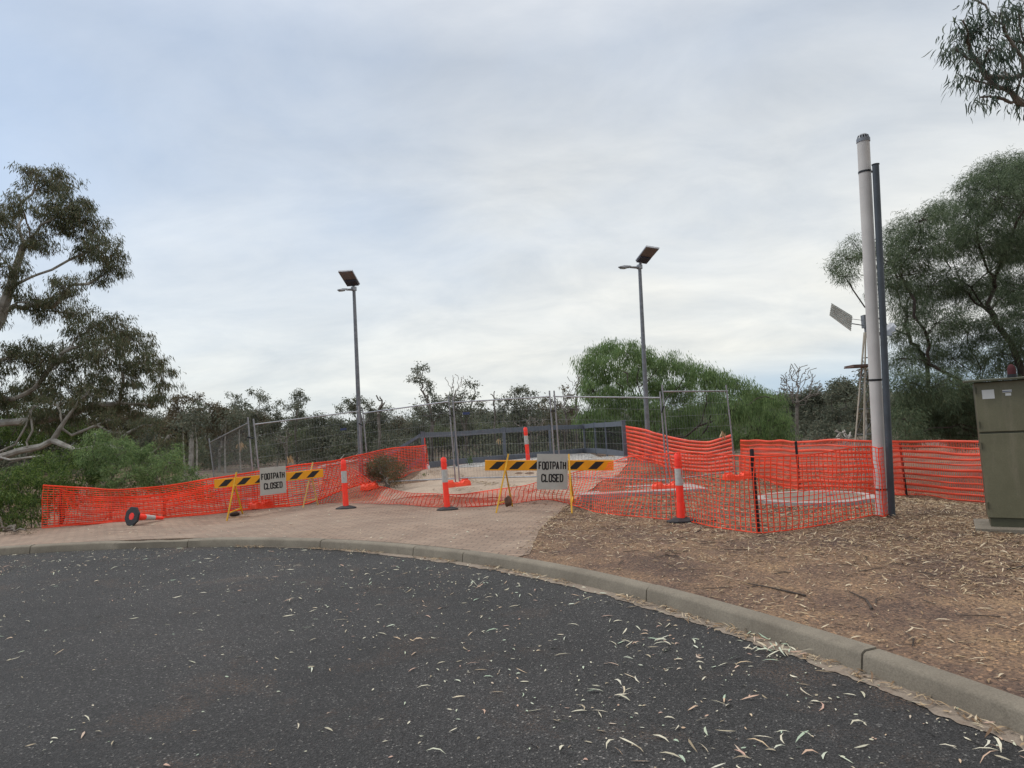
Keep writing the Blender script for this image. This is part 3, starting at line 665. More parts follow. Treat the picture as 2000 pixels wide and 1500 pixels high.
def solar(t, tp, quad, s, depth, top_extra=None):
    # quad: lower-left, lower-right, upper-right, upper-left in the photo; upper edge leans away by depth
    ll, lr, ur, ul = quad; A = P(*ll, s); B = P(*lr, s); C = P(*ur, s * depth); D = P(*ul, s * depth); n = unit(np.cross(B - A, D - A)); 
    if np.dot(n, CAMP - A) < 0: n = -n
    m = MB(); q = [A, B, C, D]; m.hexa([k + n * .0 for k in q] + [k - n * .05 for k in q]); pn = m.build('solar_panel', GALV, t, bevel=.004)
    def pt(u, v): return (A * (1 - u) + B * u) * (1 - v) + (D * (1 - u) + C * u) * v
    m = MB(); q = [pt(.06, .40), pt(.94, .40), pt(.94, .95), pt(.06, .95)]; m.hexa([k + n * .003 for k in q] + [k - n * .001 for k in q]); m.build('backing_sheet', CELL, pn)
    m = MB(); q = [pt(.06, .02), pt(.94, .02), pt(.94, .40), pt(.06, .40)]; m.hexa([k + n * .05 for k in q] + [k - n * .001 for k in q]); m.build('battery_box', CELLD, pn, bevel=.01)
    cc = pt(.5, .3); m = MB(); m.tube([tp, (A + B) / 2 * .5 + cc * .5], .035, 8); m.build('panel_bracket', GALVD, t)
t, tp, d = lamp((706,928), (691,560), (662,566), 64, 'solar street lamp with tilted panel, left of the two, behind the left barricade', 0)
solar(t, tp, [(677,558),(703,556),(688,529),(660,531)], 64, 1.03)
t, tp, d = lamp((1268,908), (1249,517), (1211,521), 68, 'solar street lamp with tilted panel, right of the two, beside the bright green tree', 0)
solar(t, tp, [(1241,510),(1264,514),(1288,486),(1262,482)], 68, 1.04)
def band(m, c, r, h, ax, n=24): m.tube([c - ax * h / 2, c + ax * h / 2], r, n)
def pipes():
    s = 133; b = G(1723, 1006); tp = P(1686, 275, scale_at(b) * 1.0); s = scale_at(b)
    t = thing('vent_pipe', b, 'tall off-white vent pipe with grey louvred cap wrapped by orange net', 'vent pipe'); ax = unit(tp - b); r = .083
    m = MB(); m.tube([b - ax * .05, tp], r, 32); m.build('pipe', PVC, t, True)
    m = MB(); m.tube([tp - ax * .02, tp + ax * .03], r + .008, 28); m.tube([tp + ax * .075, tp + ax * .095], [r * .82, r * .55], 28)
    x = unit(np.cross(ax, (0, 1, 0))); y = np.cross(ax, x)
    for k in range(14): a = 2 * math.pi * k / 14; u = x * math.cos(a) + y * math.sin(a); m.bar(tp + u * (r - .002) + ax * .03, tp + u * r * .8 + ax * .078, .012, .008, up=u)
    m.build('cap', GALVD, t)
    for (px, py) in ((1691, 336), (1708, 742), (1719, 955)):
        k = np.dot(P(px, py, s) - b, ax); c = b + ax * k; m = MB(); band(m, c, r + .005, .03, ax); m.bar(c, c + np.array([.17, 0, 0]), .02, .025); m.build('clamp', BLK, t)
    b2 = G(1742, 1008); tp2 = P(1710, 322, scale_at(b2))
    m = MB(); m.tube([b2 - (0, 0, .05), tp2], .045, 24); t2 = thing('pole', b2, 'dark grey steel pole standing right beside the off-white vent pipe', 'pole'); m.build('shaft', DPIPE, t2, True)
    m = MB(); a2 = unit(tp2 - b2); m.tube([tp2, tp2 + a2 * .012], .052, 24); m.build('cap', BLK, t2, True)
    return b, ax, r
PB, PAX, PR = pipes()
def cabinet():
    fl = G(1933, 1037); s = scale_at(fl); H = 1.80; h0 = .0
    ux = unit(np.array([.83, -.56, 0])); uy = np.array([-ux[1], ux[0], 0]); uz = np.array([0, 0, 1.]); W, D = .68, .50
    t = thing('utility_cabinet', fl + ux * W / 2 + uy * D / 2, 'olive green two-door utility cabinet on a concrete slab at the right edge', 'utility cabinet')
    def B(x0, x1, y0, y1, z0, z1): m = MB(); c = fl + ux * (x0 + x1) / 2 + uy * (y0 + y1) / 2 + uz * (z0 + z1) / 2; m.box(c, x1 - x0, y1 - y0, z1 - z0, ux, uy, uz); return m
    B(-.14, W + .3, -.14, D + .2, -.1, .045).build('slab', KERB, t, bevel=.01)
    B(.02, W - .02, .02, D, .045, .15).build('plinth', CABD, t)
    B(0, W, 0.02, D, .15, H).build('body', CABD, t, bevel=.004)
    lo = B(.0, W - .06, 0, .02, .155, 1.165); d1 = lo.build('door', CAB, t, bevel=.004); up = B(.0, W - .06, 0, .02, 1.19, H - .01); d2 = up.build('door', CAB, t, bevel=.004)
    m = MB(); z = H; q = [fl + ux * a + uy * b_ + uz * (z + (.0 if b_ < 0 else .03)) for a, b_ in ((-.10, -.09), (W + .08, -.09), (W + .08, D + .05), (-.10, D + .05))]; m.hexa([k for k in q] + [k + uz * .022 for k in q]); m.build('roof', CABD, t, bevel=.003)
    for (x, z, dd) in ((.515, 1.50, d2), (.535, .72, d1)):
        m = MB(); c = fl + ux * x + uz * z - uy * .012; m.box(c, .055, .02, .03, ux, uy, uz); m.box(c - uy * .02 - uz * .03 + ux * .012, .016, .016, .085, ux, uy, uz); m.tube([c - uy * .0, c - uy * .028], .016, 12); m.build('handle', CHR, dd, bevel=.002)
    for z in (.30, 1.02): m = MB(); c = fl + ux * .012 + uz * z - uy * .008; m.tube([c - uz * .04, c + uz * .04], .008, 8); m.build('hinge', CABD, d1, True)
    for z in (1.28, 1.70): m = MB(); c = fl + ux * .012 + uz * z - uy * .008; m.tube([c - uz * .04, c + uz * .04], .008, 8); m.build('hinge', CABD, d2, True)
    m = B(.07, .19, -.0035, -.0005, 1.59, 1.70); lb = m.build('label', WHT, d2)
    m = MB()
    for k, (x0, x1) in enumerate(((.09, .17), (.085, .125), (.085, .12), (.085, .13))):
        c = fl + ux * (x0 + x1) / 2 + uz * (1.68 - .024 * k) - uy * .0042; m.box(c, x1 - x0, .001, .007, ux, uy, uz)
        if k: c = fl + ux * .16 + uz * (1.68 - .024 * k) - uy * .0042; m.box(c, .02, .001, .007, ux, uy, uz)
    m.build('print', mat('dark_label_print', (.08, .09, .11), .6), lb)
    B(.27, .36, -.0035, -.0005, 1.655, 1.685).build('label', WHT, d2); B(.295, .35, -.0035, -.0005, 1.615, 1.645).build('label', WHT, d2)
    B(.27, .36, -.0045, -.0036, 1.662, 1.672).build('label', NAVY, d2)
    q = fl + ux * .40 + uy * .3 + uz * (H + .05); t3 = thing('beacon', q, 'dark red beacon on top of the green utility cabinet', 'beacon')
    m = MB(); m.tube([q - uz * .03, q + uz * .03], .05, 16); m.build('base', BLK, t3); m = MB(); m.tube([q + uz * .03, q + uz * .10, q + uz * .14, q + uz * .155], [.046, .044, .028, .010], 18); m.build('lens', REDC, t3, True)
cabinet()

# star pickets
def picket(foot, h, label, lean=(0, 0)):
    b = G(*foot); t = b + np.array([lean[0], lean[1], h]); th_ = thing('star_picket', b, label, 'star picket', 'black star pickets'); m = MB()
    for k in range(3):
        a = 2 * math.pi * k / 3 + .5; u = np.array([math.cos(a), math.sin(a), 0]); m.bar(b + u * .014, t + u * .014, .006, .032, up=u)
    m.build('steel', BLK, th_)
    m = MB(); m.tube([t - (0, 0, .10), t + (0, 0, .005)], .022, 8); m.build('cap', BLK, th_); return b, t
PK = picket((1482, 1042), 1.10, 'black star picket in front of the net right of the nearest bollard', (.0, 0))
picket((1771, 968), 1.06, 'black leaning star picket between dark pole and green cabinet', (-.03, 0))
picket((1563, 958), .98, 'black star picket holding the back net left of the vent pipe', (0, 0))
picket((118, 1028), .88, 'star picket hidden inside the left end of the net', (0, 0))

# concrete lids
def lids():
    p1 = G(1590, 975); t = thing('access_cover', p1, 'round concrete access cover with grey centre among leaf litter, behind the net', 'access cover')
    n = 40; m = MB(); rr = 1.0
    ring = [(rr, -.03), (rr, .05), (rr - .04, .06), (rr - .16, .06), (rr - .17, .05)]
    V = [p1 + np.array([r * math.cos(2*math.pi*k/n), r * .95 * math.sin(2*math.pi*k/n), z]) for r, z in ring for k in range(n)]
    m.add(V, [(i*n+k, i*n+(k+1)%n, (i+1)*n+(k+1)%n, (i+1)*n+k) for i in range(len(ring)-1) for k in range(n)]); m.build('rim', CONC, t)
    m = MB(); m.tube([p1 + (0, 0, .0), p1 + (0, 0, .052)], rr - .17, 40); m.build('lid', KERB, t)
    for sx in (-.3, .3): m = MB(); m.box(p1 + np.array([sx, 0, .06]), .16, .05, .02); m.build('lifting_handle', GALVD, t)
    p2 = G(1245, 957); t = thing('access_cover', p2, 'rectangular pale concrete slab with recessed lid on the litter, behind the net', 'access cover')
    m = MB(); W, D = 2.6, 1.5
    for (x0, x1, y0, y1) in ((-W/2, W/2, -D/2, -D/2+.3), (-W/2, W/2, D/2-.3, D/2), (-W/2, -W/2+.45, -D/2+.3, D/2-.3), (W/2-.35, W/2, -D/2+.3, D/2-.3)): m.box(p2 + np.array([(x0+x1)/2, (y0+y1)/2, -.01]), x1-x0, y1-y0, .08)
    for q in range(len(m.v)):
        if m.v[q][2] < p2[2] + .01: m.v[q] = (m.v[q][0], m.v[q][1], p2[2] - .35)
    m.build('slab', CONC, t, bevel=.01)
    m = MB(); m.box(p2 + np.array([.05, 0, -.02]), W-.85, D-.65, .05); m.build('lid', GUTT, t)
lids()

# ---------------------------------------------------------------- barrier nets
def net(name, cols, label, m, hsp=.045, vsp=.07, nh=None, hw=.007, vw=.006, amp=.03, group='orange barrier nets', seed=0, sag=0, thick=.003, wob=.012, part='strands'):
    B = np.array([c[0] for c in cols]); T = np.array([c[1] for c in cols])
    d = np.r_[0, np.cumsum(np.linalg.norm(np.diff((B + T) / 2, axis=0), axis=1))]; L = d[-1]; nu = max(4, int(L / vsp)); 
    def cr(Q, t):                                     # Catmull-Rom through the columns
        i = np.clip(np.searchsorted(d, t, side='right') - 1, 0, len(d) - 2); u = (t - d[i]) / (d[i + 1] - d[i]); p1, p2 = Q[i], Q[i + 1]
        p0 = Q[np.maximum(i - 1, 0)]; p3 = Q[np.minimum(i + 2, len(Q) - 1)]; u = u[:, None]
        return .5 * ((2 * p1) + (-p0 + p2) * u * .8 + (2 * p0 - 5 * p1 + 4 * p2 - p3) * u * u * .8 + (-p0 + 3 * p1 - 3 * p2 + p3) * u ** 3 * .8) + (p1 * (1 - u) + p2 * u) * .0 + .5 * 2 * 0 * p1 if False else p1 * (1 - u) + p2 * u + .25 * u * (1 - u) * ((1 - u) * ((p1 - p0) - (p2 - p1)) - u * ((p3 - p2) - (p2 - p1)))
    t = np.linspace(0, L, nu + 1); Bc, Tc = cr(B, t), cr(T, t)
    nh = nh or int(1.0 / hsp); v = np.linspace(0, 1, nh + 1)
    Gd = Bc[:, None] * (1 - v[None, :, None]) + Tc[:, None] * v[None, :, None]
    du = np.gradient(Gd, axis=0); dv = np.gradient(Gd, axis=1); nn = np.cross(du, dv); nn /= np.linalg.norm(nn, axis=2)[..., None] + 1e-9
    A = np.zeros(Gd.shape[:2]); W1 = np.zeros_like(A); W2 = np.zeros_like(A)
    for i in range(nu + 1):
        for j in range(nh + 1):
            q = (t[i] * .9 + seed, v[j] * 1.7, seed * .37); A[i, j] = noise.noise(q) + .5 * noise.noise((q[0] * 2.6, q[1] * 2, 5)); W1[i, j] = noise.noise((t[i] * 1.6 + seed, v[j] * 2.2, 9.1)); W2[i, j] = noise.noise((t[i] * 1.2 + seed, v[j] * 3.1, 17.1))
    am = np.array([c[2] if len(c) > 2 else amp for c in cols]); ac = np.interp(t, d, am)
    Gd = Gd + nn * (A * ac[:, None])[..., None] + du / (np.linalg.norm(du, axis=2)[..., None] + 1e-9) * (W1 * wob * 2)[..., None] + dv / (np.linalg.norm(dv, axis=2)[..., None] + 1e-9) * (W2 * wob)[..., None]
    # keep above the ground
    gz = GZ(Gd[..., 0], Gd[..., 1]) + .015; Gd[..., 2] = np.maximum(Gd[..., 2], gz)
    du = np.gradient(Gd, axis=0); dv = np.gradient(Gd, axis=1); du /= np.linalg.norm(du, axis=2)[..., None] + 1e-9; dv /= np.linalg.norm(dv, axis=2)[..., None] + 1e-9; nn = np.cross(du, dv); nn /= np.linalg.norm(nn, axis=2)[..., None] + 1e-9
    def ribbon(Pn, side, nor, w):                     # Pn (n, 3) polyline -> box section strip
        o = Pn[:, None] + np.stack([-side * w / 2 - nor * thick / 2, side * w / 2 - nor * thick / 2, side * w / 2 + nor * thick / 2, -side * w / 2 + nor * thick / 2], 1); return o.reshape(-1, 3)
    V, Fc, off = [], [], 0
    hwa = hw if not callable(hw) else None
    for j in range(nh + 1):
        w = hw(j, nh) if callable(hw) else hw * (2.2 if j in (0, nh) else 1)
        o = ribbon(Gd[:, j], dv[:, j], nn[:, j], w); n = nu + 1; V.append(o)
        i = np.arange(n - 1)[:, None] * 4 + off; f = np.concatenate([np.stack([i[:, 0] + a, i[:, 0] + (a + 1) % 4, i[:, 0] + 4 + (a + 1) % 4, i[:, 0] + 4 + a], 1) for a in range(4)]); Fc.append(f); off += len(o)
    for i_ in range(nu + 1):
        o = ribbon(Gd[i_] + nn[i_] * .0012, du[i_], nn[i_], vw); n = nh + 1; V.append(o)
        i = np.arange(n - 1)[:, None] * 4 + off; f = np.concatenate([np.stack([i[:, 0] + a, i[:, 0] + (a + 1) % 4, i[:, 0] + 4 + (a + 1) % 4, i[:, 0] + 4 + a], 1) for a in range(4)]); Fc.append(f); off += len(o)
    V = np.concatenate(V); Fc = np.concatenate(Fc)
    me = bpy.data.meshes.new(name); me.vertices.add(len(V)); me.vertices.foreach_set('co', V.astype(np.float32).ravel()); me.loops.add(Fc.size); me.loops.foreach_set('vertex_index', Fc.astype(np.int32).ravel())
    me.polygons.add(len(Fc)); me.polygons.foreach_set('loop_start', np.arange(0, Fc.size, 4, dtype=np.int32)); me.polygons.foreach_set('loop_total', np.full(len(Fc), 4, dtype=np.int32)); me.materials.append(m); me.update(calc_edges=True)
    o = bpy.data.objects.new(name, me); link(o); return tag(o, label, 'barrier net', group)
def st(bx, by, tx, ty, amp=.03):                       # standing column: foot on ground, top at the same distance
    b = G(bx, by); return (b + (0, 0, .01), P(tx, ty, scale_at(b)), amp)
def sp(bx, by, bs, tx, ty, ts, amp=.03): return (P(bx, by, bs), P(tx, ty, ts), amp)
# the near net: from the vent pipe, round picket and bollard, collapsed over the path, up again to the left
S = scale_at(PB)
near = [st(1738,1004, 1729,872,.01), st(1727,1012, 1716,876,.01), st(1708,1008, 1700,873,.03), st(1650,1020, 1640,878,.05), st(1560,1036, 1555,889,.05), st(1484,1044, 1478,893,.02), st(1410,1034, 1405,889,.05),
        st(1345,1021, 1333,884,.02), st(1290,1015, 1282,888,.05), st(1215,1008, 1232,891,.06),
        (G(1160,1000), P(1172,905,98), .08), (G(1110,985), P(1120,925,97), .10), (G(1060,978), P(1062,940,96), .12), (G(1000,985), P(1010,950,95), .12), (G(950,990), P(950,958,95), .10), (G(880,992), P(890,966,94), .08),
        (G(810,990), P(825,964,92), .08), (G(755,986), P(775,956,90), .08), (G(700,984), P(735,946,88), .08), (G(655,982), P(690,915,84), .06), (G(620,985), P(640,905,82), .05)]
net('barrier_net', near, 'long orange mesh net from the vent pipe past the bollard, collapsed across the footpath', NETM, .055, .092, 16, .0075, .0145, seed=1.3, wob=.028)
# left net: from the balustrade end post down past the lamp to the far left end
left = [sp(840,925,64, 832,870,64,.02), sp(820,925,65, 815,872,65,.03), sp(770,935,68, 765,876,68,.04), sp(712,944,72, 706,888,72,.03), sp(660,960,76, 655,900,76,.04), st(600,985, 590,908,.05), st(520,994, 512,920,.05), st(420,1004, 412,935,.05), st(330,1012, 320,950,.05),
        st(240,1020, 235,957,.05), st(150,1027, 150,952,.05), st(82,1033, 84,948,.02)]
net('barrier_net', left, 'orange mesh net running from the balustrade end post down to the left bank', NETM, .05, .12, 18, .018, .013, seed=5.1, wob=.015)
left2 = [st(560,990, 556,922,.05), st(480,999, 474,938,.06), st(400,1006, 392,952,.05), st(310,1013, 305,968,.06), st(240,1019, 240,972,.05), st(150,1026, 156,970,.05), st(98,1030, 104,955,.03)]
for i, c in enumerate(left2): left2[i] = (c[0] + np.array([0, .12, 0]), c[1] + np.array([0, .12, 0]), c[2])
net('barrier_net', left2, 'second layer of orange mesh net doubled behind the left end of the row', NETM, .045, .09, 18, .014, .012, seed=8.8, wob=.015)
hw_b = lambda j, n: .048
bandA = [sp(1225,892,63, 1222,833,63,.01), sp(1262,903,68, 1258,840,68,.03), sp(1300,912,73, 1296,852,73,.03), sp(1345,918,76, 1345,862,76,.03), sp(1385,920,78, 1385,864,78,.03), sp(1432,915,80, 1428,851,80,.01)]
net('barrier_net', bandA, 'orange banded net sagging from the balustrade corner to the last wire fence post', NETB, .08, .03, 8, lambda j, n: .07, .004, amp=.03, seed=3.2, wob=.012)
bandB = [sp(1447,940,80, 1448,862,80,.03), sp(1500,950,88, 1500,861,88,.04), st(1562,958, 1560,862,.01), st(1640,963, 1638,861,.03), st(1700,965, 1700,861,.04), st(1768,968, 1757,862,.02), st(1840,974, 1832,862,.03), st(1920,982, 1906,864,.02), st(1990,985, 1975,866,.02)]
net('barrier_net', bandB, 'orange banded net along the back from wire fence to behind the green cabinet', NETB, .10, .03, 10, lambda j, n: .046 + .012 * ((j * 7) % 3 - 1), .008, amp=.03, seed=6.4, wob=.05)

# ---------------------------------------------------------------- plants
FI1 = [[0, 1, 2, 3]]
def leaf_quads(Pb, D, Ln, Wd, bend=0.0):
    """one rhombus per leaf (n,4,3)"""
    n = len(Pb); r = rng.normal(size=(n, 3)); S_ = np.cross(D, r); S_ /= np.linalg.norm(S_, axis=1)[:, None] + 1e-9
    mid = Pb + D * (Ln * .45)[:, None]; tip = Pb + D * Ln[:, None]
    return np.stack([Pb, mid + S_ * (Wd / 2)[:, None], tip, mid - S_ * (Wd / 2)[:, None]], 1)
def leaf_curved(Pb, D, Ln, Wd):
    """sickle leaf: two quads and a tip (n,7,3)"""
    n = len(Pb); r = rng.normal(size=(n, 3)); S_ = np.cross(D, r); S_ /= np.linalg.norm(S_, axis=1)[:, None] + 1e-9; Nn = np.cross(D, S_)
    c = (rng.uniform(.05, .25, n) * Ln)[:, None] * S_; g = np.array([0, 0, -1.0]) * (Ln * .12)[:, None]
    a = Pb; b = Pb + D * (Ln * .33)[:, None] + c * .6; d = Pb + D * (Ln * .7)[:, None] + c * .7 + g * .5; e = Pb + D * Ln[:, None] + g
    w = (Wd / 2)[:, None] * S_; return np.stack([a - w * .15, a + w * .15, b + w, b - w, d + w * .75, d - w * .75, e + w * .05, e - w * .05], 1)
FC = [[0, 1, 2, 3], [3, 2, 4, 5], [5, 4, 6, 7]]
def unitr(a): return a / (np.linalg.norm(a, axis=1)[:, None] + 1e-9)
class Tree:
    def __init__(s, base, r0): s.n = [np.asarray(base, float)]; s.par = [-1]; s.ends = []; s.r0 = r0; s.pl = [0.0]
    def path(s, frm, pts):
        k = frm
        for p in pts: s.pl.append(s.pl[k] + float(np.linalg.norm(np.asarray(p) - s.n[k]))); s.n.append(np.asarray(p, float)); s.par.append(k); k = len(s.n) - 1
        return k
    def reach(s, target, gn=.12, steps=5, pull=1.0, lim=None):
        T_ = np.asarray(target, float); A = np.array(s.n); d = np.linalg.norm(A - T_, axis=1); below = np.clip(A[:, 2] - T_[2] + .1, 0, None); k = int(np.argmin(d + below * 1.2 * pull + .55 * np.array(s.pl)))
        a = s.n[k]; L = np.linalg.norm(T_ - a); pts = []
        if s.par[k] >= 0: d0 = unit(a - s.n[s.par[k]])
        else: d0 = np.array([0, 0, 1.])
        ctrl = a + d0 * L * .35 + np.array([0, 0, L * .05])
        for i in range(1, steps + 1):
            u = i / steps; q = (1 - u) ** 2 * a + 2 * u * (1 - u) * ctrl + u * u * T_
            if i < steps: q = q + rng.normal(size=3) * L * gn * .35
            pts.append(q)
        s.ends.append(s.path(k, pts)); return s.ends[-1]
    def mesh(s, m, t, sides=7, name='trunk', rtip=.010, expo=.5, tw=(), twr=.006):
        n = len(s.n); w = np.zeros(n)
        for e in s.ends: w[e] += 1
        for i in range(n - 1, 0, -1): w[i] = max(w[i], .3); w[s.par[i]] += w[i]
        rad_ = np.maximum(s.r0 * (w / w[0]) ** expo, rtip); s.rad = rad_; mb = MB()
        kids = [[] for _ in range(n)]
        for i in range(1, n): kids[s.par[i]].append(i)
        stack = [(0, None)]; start = [(0, k) for k in kids[0]]
        while start:
            a, b = start.pop(); pts = [s.n[a], s.n[b]]; rr = [min(rad_[a], rad_[b] * 1.25), rad_[b]]; cur = b
            while kids[cur]:
                ks = sorted(kids[cur], key=lambda q: -w[q]); 
                for q in ks[1:]: start.append((cur, q))
                cur = ks[0]; pts.append(s.n[cur]); rr.append(rad_[cur])
            mb.tube(pts, rr, sides)
        for c, k in tw: mb.tube([c, (c + k) / 2 + rng.normal(size=3) * .03, k], [twr, twr * .7, twr * .35], 3, False)
        return mb.build(name, m, t, True)
def crown_points(c, r, ntw, flat_=.8):
    u = unitr(rng.normal(size=(ntw, 3))); rr = r * rng.uniform(.25, 1.0, ntw) ** .6 * np.where(rng.uniform(size=ntw) < .13, rng.uniform(1.1, 1.6, ntw), 1.0); q = u * rr[:, None]; q[:, 2] *= flat_; return np.asarray(c) + q
def foliage(cl, per, leaves, ll, lw, spread, droop, curved=False, jitter=.35):
    """cl: (centre, radius) -> leaf arrays. per = twigs per m2 of clump, leaves = leaves a twig"""
    out = []; tw = []
    for c, r in cl:
        ntw = max(3, int(per * r * r)); q = crown_points(c, r, ntw); c = np.asarray(c)
        tw += [(c, k) for k in q]
        o = unitr(q - c + rng.normal(size=q.shape) * r * .3); n = ntw * leaves
        qb = np.repeat(q, leaves, 0) + rng.normal(size=(n, 3)) * spread * np.array([1, 1, .8]); D = np.repeat(o, leaves, 0) * .5 + rng.normal(size=(n, 3)) * jitter; D[:, 2] -= droop; D = unitr(D)
        Ln = ll * rng.uniform(.6, 1.35, n); Wd = lw * rng.uniform(.7, 1.3, n)
        out.append(leaf_curved(qb, D, Ln, Wd) if curved else leaf_quads(qb, D, Ln, Wd))
    return np.concatenate(out), tw
def plant(name, label, cat, base, trunk_pts, r0, clumps, bark, leafm, per, leaves, ll, lw, spread, droop, curved=False, group=None, twr=.006, gn=.12, tev=2, sides=7, extra_ends=(), expo=.5):
    t = thing(name, base, label, cat, group); tr = Tree(base, r0)
    if trunk_pts: tr.path(0, trunk_pts)
    cs = sorted(clumps, key=lambda c: np.linalg.norm(np.asarray(c[0]) - np.asarray(base)))
    for c, r in cs: tr.reach(c, gn)
    for e in extra_ends: tr.reach(e, gn)
    V, tw = foliage(cs, per, leaves, ll, lw, spread, droop, curved)
    tr.mesh(bark, t, sides, expo=expo + .18, tw=tw[::tev] if twr else (), twr=twr)
    if curved: strips('crown', V, FC, leafm, t)
    else: quads('crown', V, leafm, t)
    return t
def pc(lst, s, jd=0, k=1.0):                                  # clump list from photo positions, spread in depth
    o = []
    for x, y, r in lst:
        ss = s * (1 + rnd.uniform(-jd, jd)); o.append((P(x, y, ss), r * k / s))
    return o

# -- big gum, left edge
s = 58; cl = pc([(75,350,32),(105,350,30),(140,395,38),(165,440,40),(205,485,32),(225,520,22),(120,420,40),(175,490,30),(40,400,26),(5,425,30),(45,470,28),(85,470,26),(20,520,26),(195,540,22),(125,560,30),(95,600,32),(55,590,26),(30,560,20),(150,610,26),(175,645,36),(225,640,36),(262,665,34),(205,685,40),(150,700,36),(290,705,30),(315,735,24),(240,735,38),(180,750,34),(100,715,36),(60,690,34),(15,700,30),(60,760,32),(120,770,34),(205,790,32),(262,790,30),(310,775,22),(20,780,28),(-50,600,50),(-60,450,50),(-60,720,45),(150,805,26),(90,820,28)], s, .06, 1.12)
base = P(-150, 1000, s); base[2] = -.9
tp_ = [P(-130, 900, s), P(-90, 800, s), P(-45, 700, s), P(0, 620, s*1.0), P(20, 560, s), P(45, 480, s)]
plant('gum_tree', 'tall open gum tree with drooping dark foliage filling the left edge', 'tree', base, tp_, .30, cl, BARKW, LEAF_G, 105, 44, .125, .021, .095, 1.1, True, gn=.10, twr=.007, tev=2, expo=.48)
# -- low sprawling pale limbs beneath it
def limbs():
    b = P(-140, 950, 62); b[2] = -.8; t = thing('gum_tree', b, 'low gum with smooth pale sprawling limbs reaching right above the green bushes', 'tree'); tr = Tree(b, .11)
    L1 = [(-60,905),(0,893),(40,880),(80,872),(103,860),(118,835),(135,810),(160,780),(175,760)]; L2 = [(-20,890),(30,868),(52,830),(60,800),(85,785),(108,790)]; L3 = [(20,898),(60,893),(85,890)]; L4 = [(190,830),(215,845),(250,845),(262,840)]; L5 = [(205,870),(250,880),(275,888)]
    k = tr.path(0, [P(x, y, 62) for x, y in L1]); tr.ends.append(k); k = tr.path(1, [P(x, y, 60) for x, y in L2]); tr.ends.append(k); k = tr.path(2, [P(x, y, 66) for x, y in L3]); tr.ends.append(k)
    tr.ends += [tr.path(6, [P(x, y, 61) for x, y in [(140,850)] + L4]), tr.path(5, [P(x, y, 64) for x, y in [(150,880)] + L5])]
    cl = pc([(170,770,30),(110,790,26),(270,835,20),(290,880,18),(215,820,24),(60,800,22),(330,850,20),(300,830,18),(230,850,20)], 62, .05)
    for c, r in cl: tr.reach(c, .15)
    V, tw = foliage(cl, 110, 36, .10, .02, .09, .7, True); tr.mesh(BARKW, t, 8, rtip=.018, expo=.5, tw=tw[::2]); strips('crown', V, FC, LEAF_G, t)
limbs()
# -- bright green bushes behind the net
def bush(px, py, s, label, cl, leafm=LEAF_BUSH, per=190, leaves=44, ll=.09, lw=.018, droop=.55, name='bush', group='green bushes behind the left net', twr=.005, z0=None):
    b = P(px, py, s); b[2] = float(GZ(b[0], b[1])) - .05
    return plant(name, label, 'bush', b, None, .05, pc(cl, s, .06), BARKG, leafm, per, leaves, ll, lw, .07, droop, False, group, twr=twr, gn=.15, tev=3, sides=5)
bush(40, 1040, 80, 'dark green bush at the far left edge beside the net end', [(10,950,40),(50,955,38),(20,990,42),(60,1000,32),(-40,960,50),(-20,1020,40),(40,1030,26),(45,925,26)])
bush(130, 1000, 74, 'green bush behind the left end of the orange net', [(95,905,30),(135,895,30),(100,930,40),(150,930,40),(80,960,34),(130,970,34),(170,890,30)])
bush(220, 990, 73, 'bright green feathery bush above the fallen cone', [(190,900,36),(230,890,36),(200,940,40),(250,930,36),(220,975,34),(265,890,26),(185,860,24),(240,870,22)], LEAF_PEP, 190)
bush(320, 980, 71, 'bright green bush left of the first wire fence post', [(300,890,26),(330,905,30),(310,940,36),(360,925,26),(350,955,28),(280,930,32),(385,945,20),(400,965,20),(345,880,16)], LEAF_PEP, 190)
bush(20, 850, 55, 'large olive green shrub beneath the big gum at the left', [(0,800,36),(45,790,34),(30,840,36),(85,810,28),(-30,830,40),(110,850,28),(150,840,26),(180,870,26),(60,860,30)], LEAF_BUSH, 150, 40, .09, .024)
bush(15, 1043, 88, 'low pale scrub on the ground at the left end of the footpath', [(0,1030,16),(25,1034,14),(50,1035,10),(-30,1028,18)], LEAF_SHR, 260, 26, .05, .010, .1)
bush(755, 945, 74, 'dusty olive shrub behind the collapsed net near the left lamp post', [(735,915,20),(755,908,22),(775,920,18),(750,932,18),(722,925,12),(770,938,12),(740,900,13)], LEAF_SHR, 700, 34, .06, .012, -.1)
# -- feathery tree centre right
s = 47; cl = pc([(1150,715,24),(1165,690,22),(1195,680,24),(1225,690,26),(1255,695,24),(1180,725,32),(1230,735,34),(1280,715,26),(1310,710,24),(1345,722,26),(1290,755,36),(1160,765,30),(1210,780,36),(1265,800,36),(1180,815,34),(1150,820,24),(1330,765,34),(1375,735,26),(1405,745,26),(1440,755,26),(1390,785,34),(1430,800,32),(1340,815,36),(1300,845,34),(1230,845,34),(1175,850,30),(1400,840,32),(1460,800,28),(1490,780,24),(1510,815,26),(1480,840,30),(1525,850,20),(1515,780,16),(1440,860,24),(1360,860,28),(1475,765,18),(1533,825,14)], s, .10, 1.02)
b = P(1255, 900, s); b[2] = float(GZ(b[0], b[1])) - .1
plant('pepper_tree', 'broad bright green weeping tree behind the right lamp post', 'tree', b, [P(1250, 850, s), P(1245, 800, s), P(1235, 760, s)], .22, cl, BARKD, LEAF_PEP, 125, 52, .165, .022, .14, 2.0, False, twr=.008, gn=.14, tev=2, expo=.5)
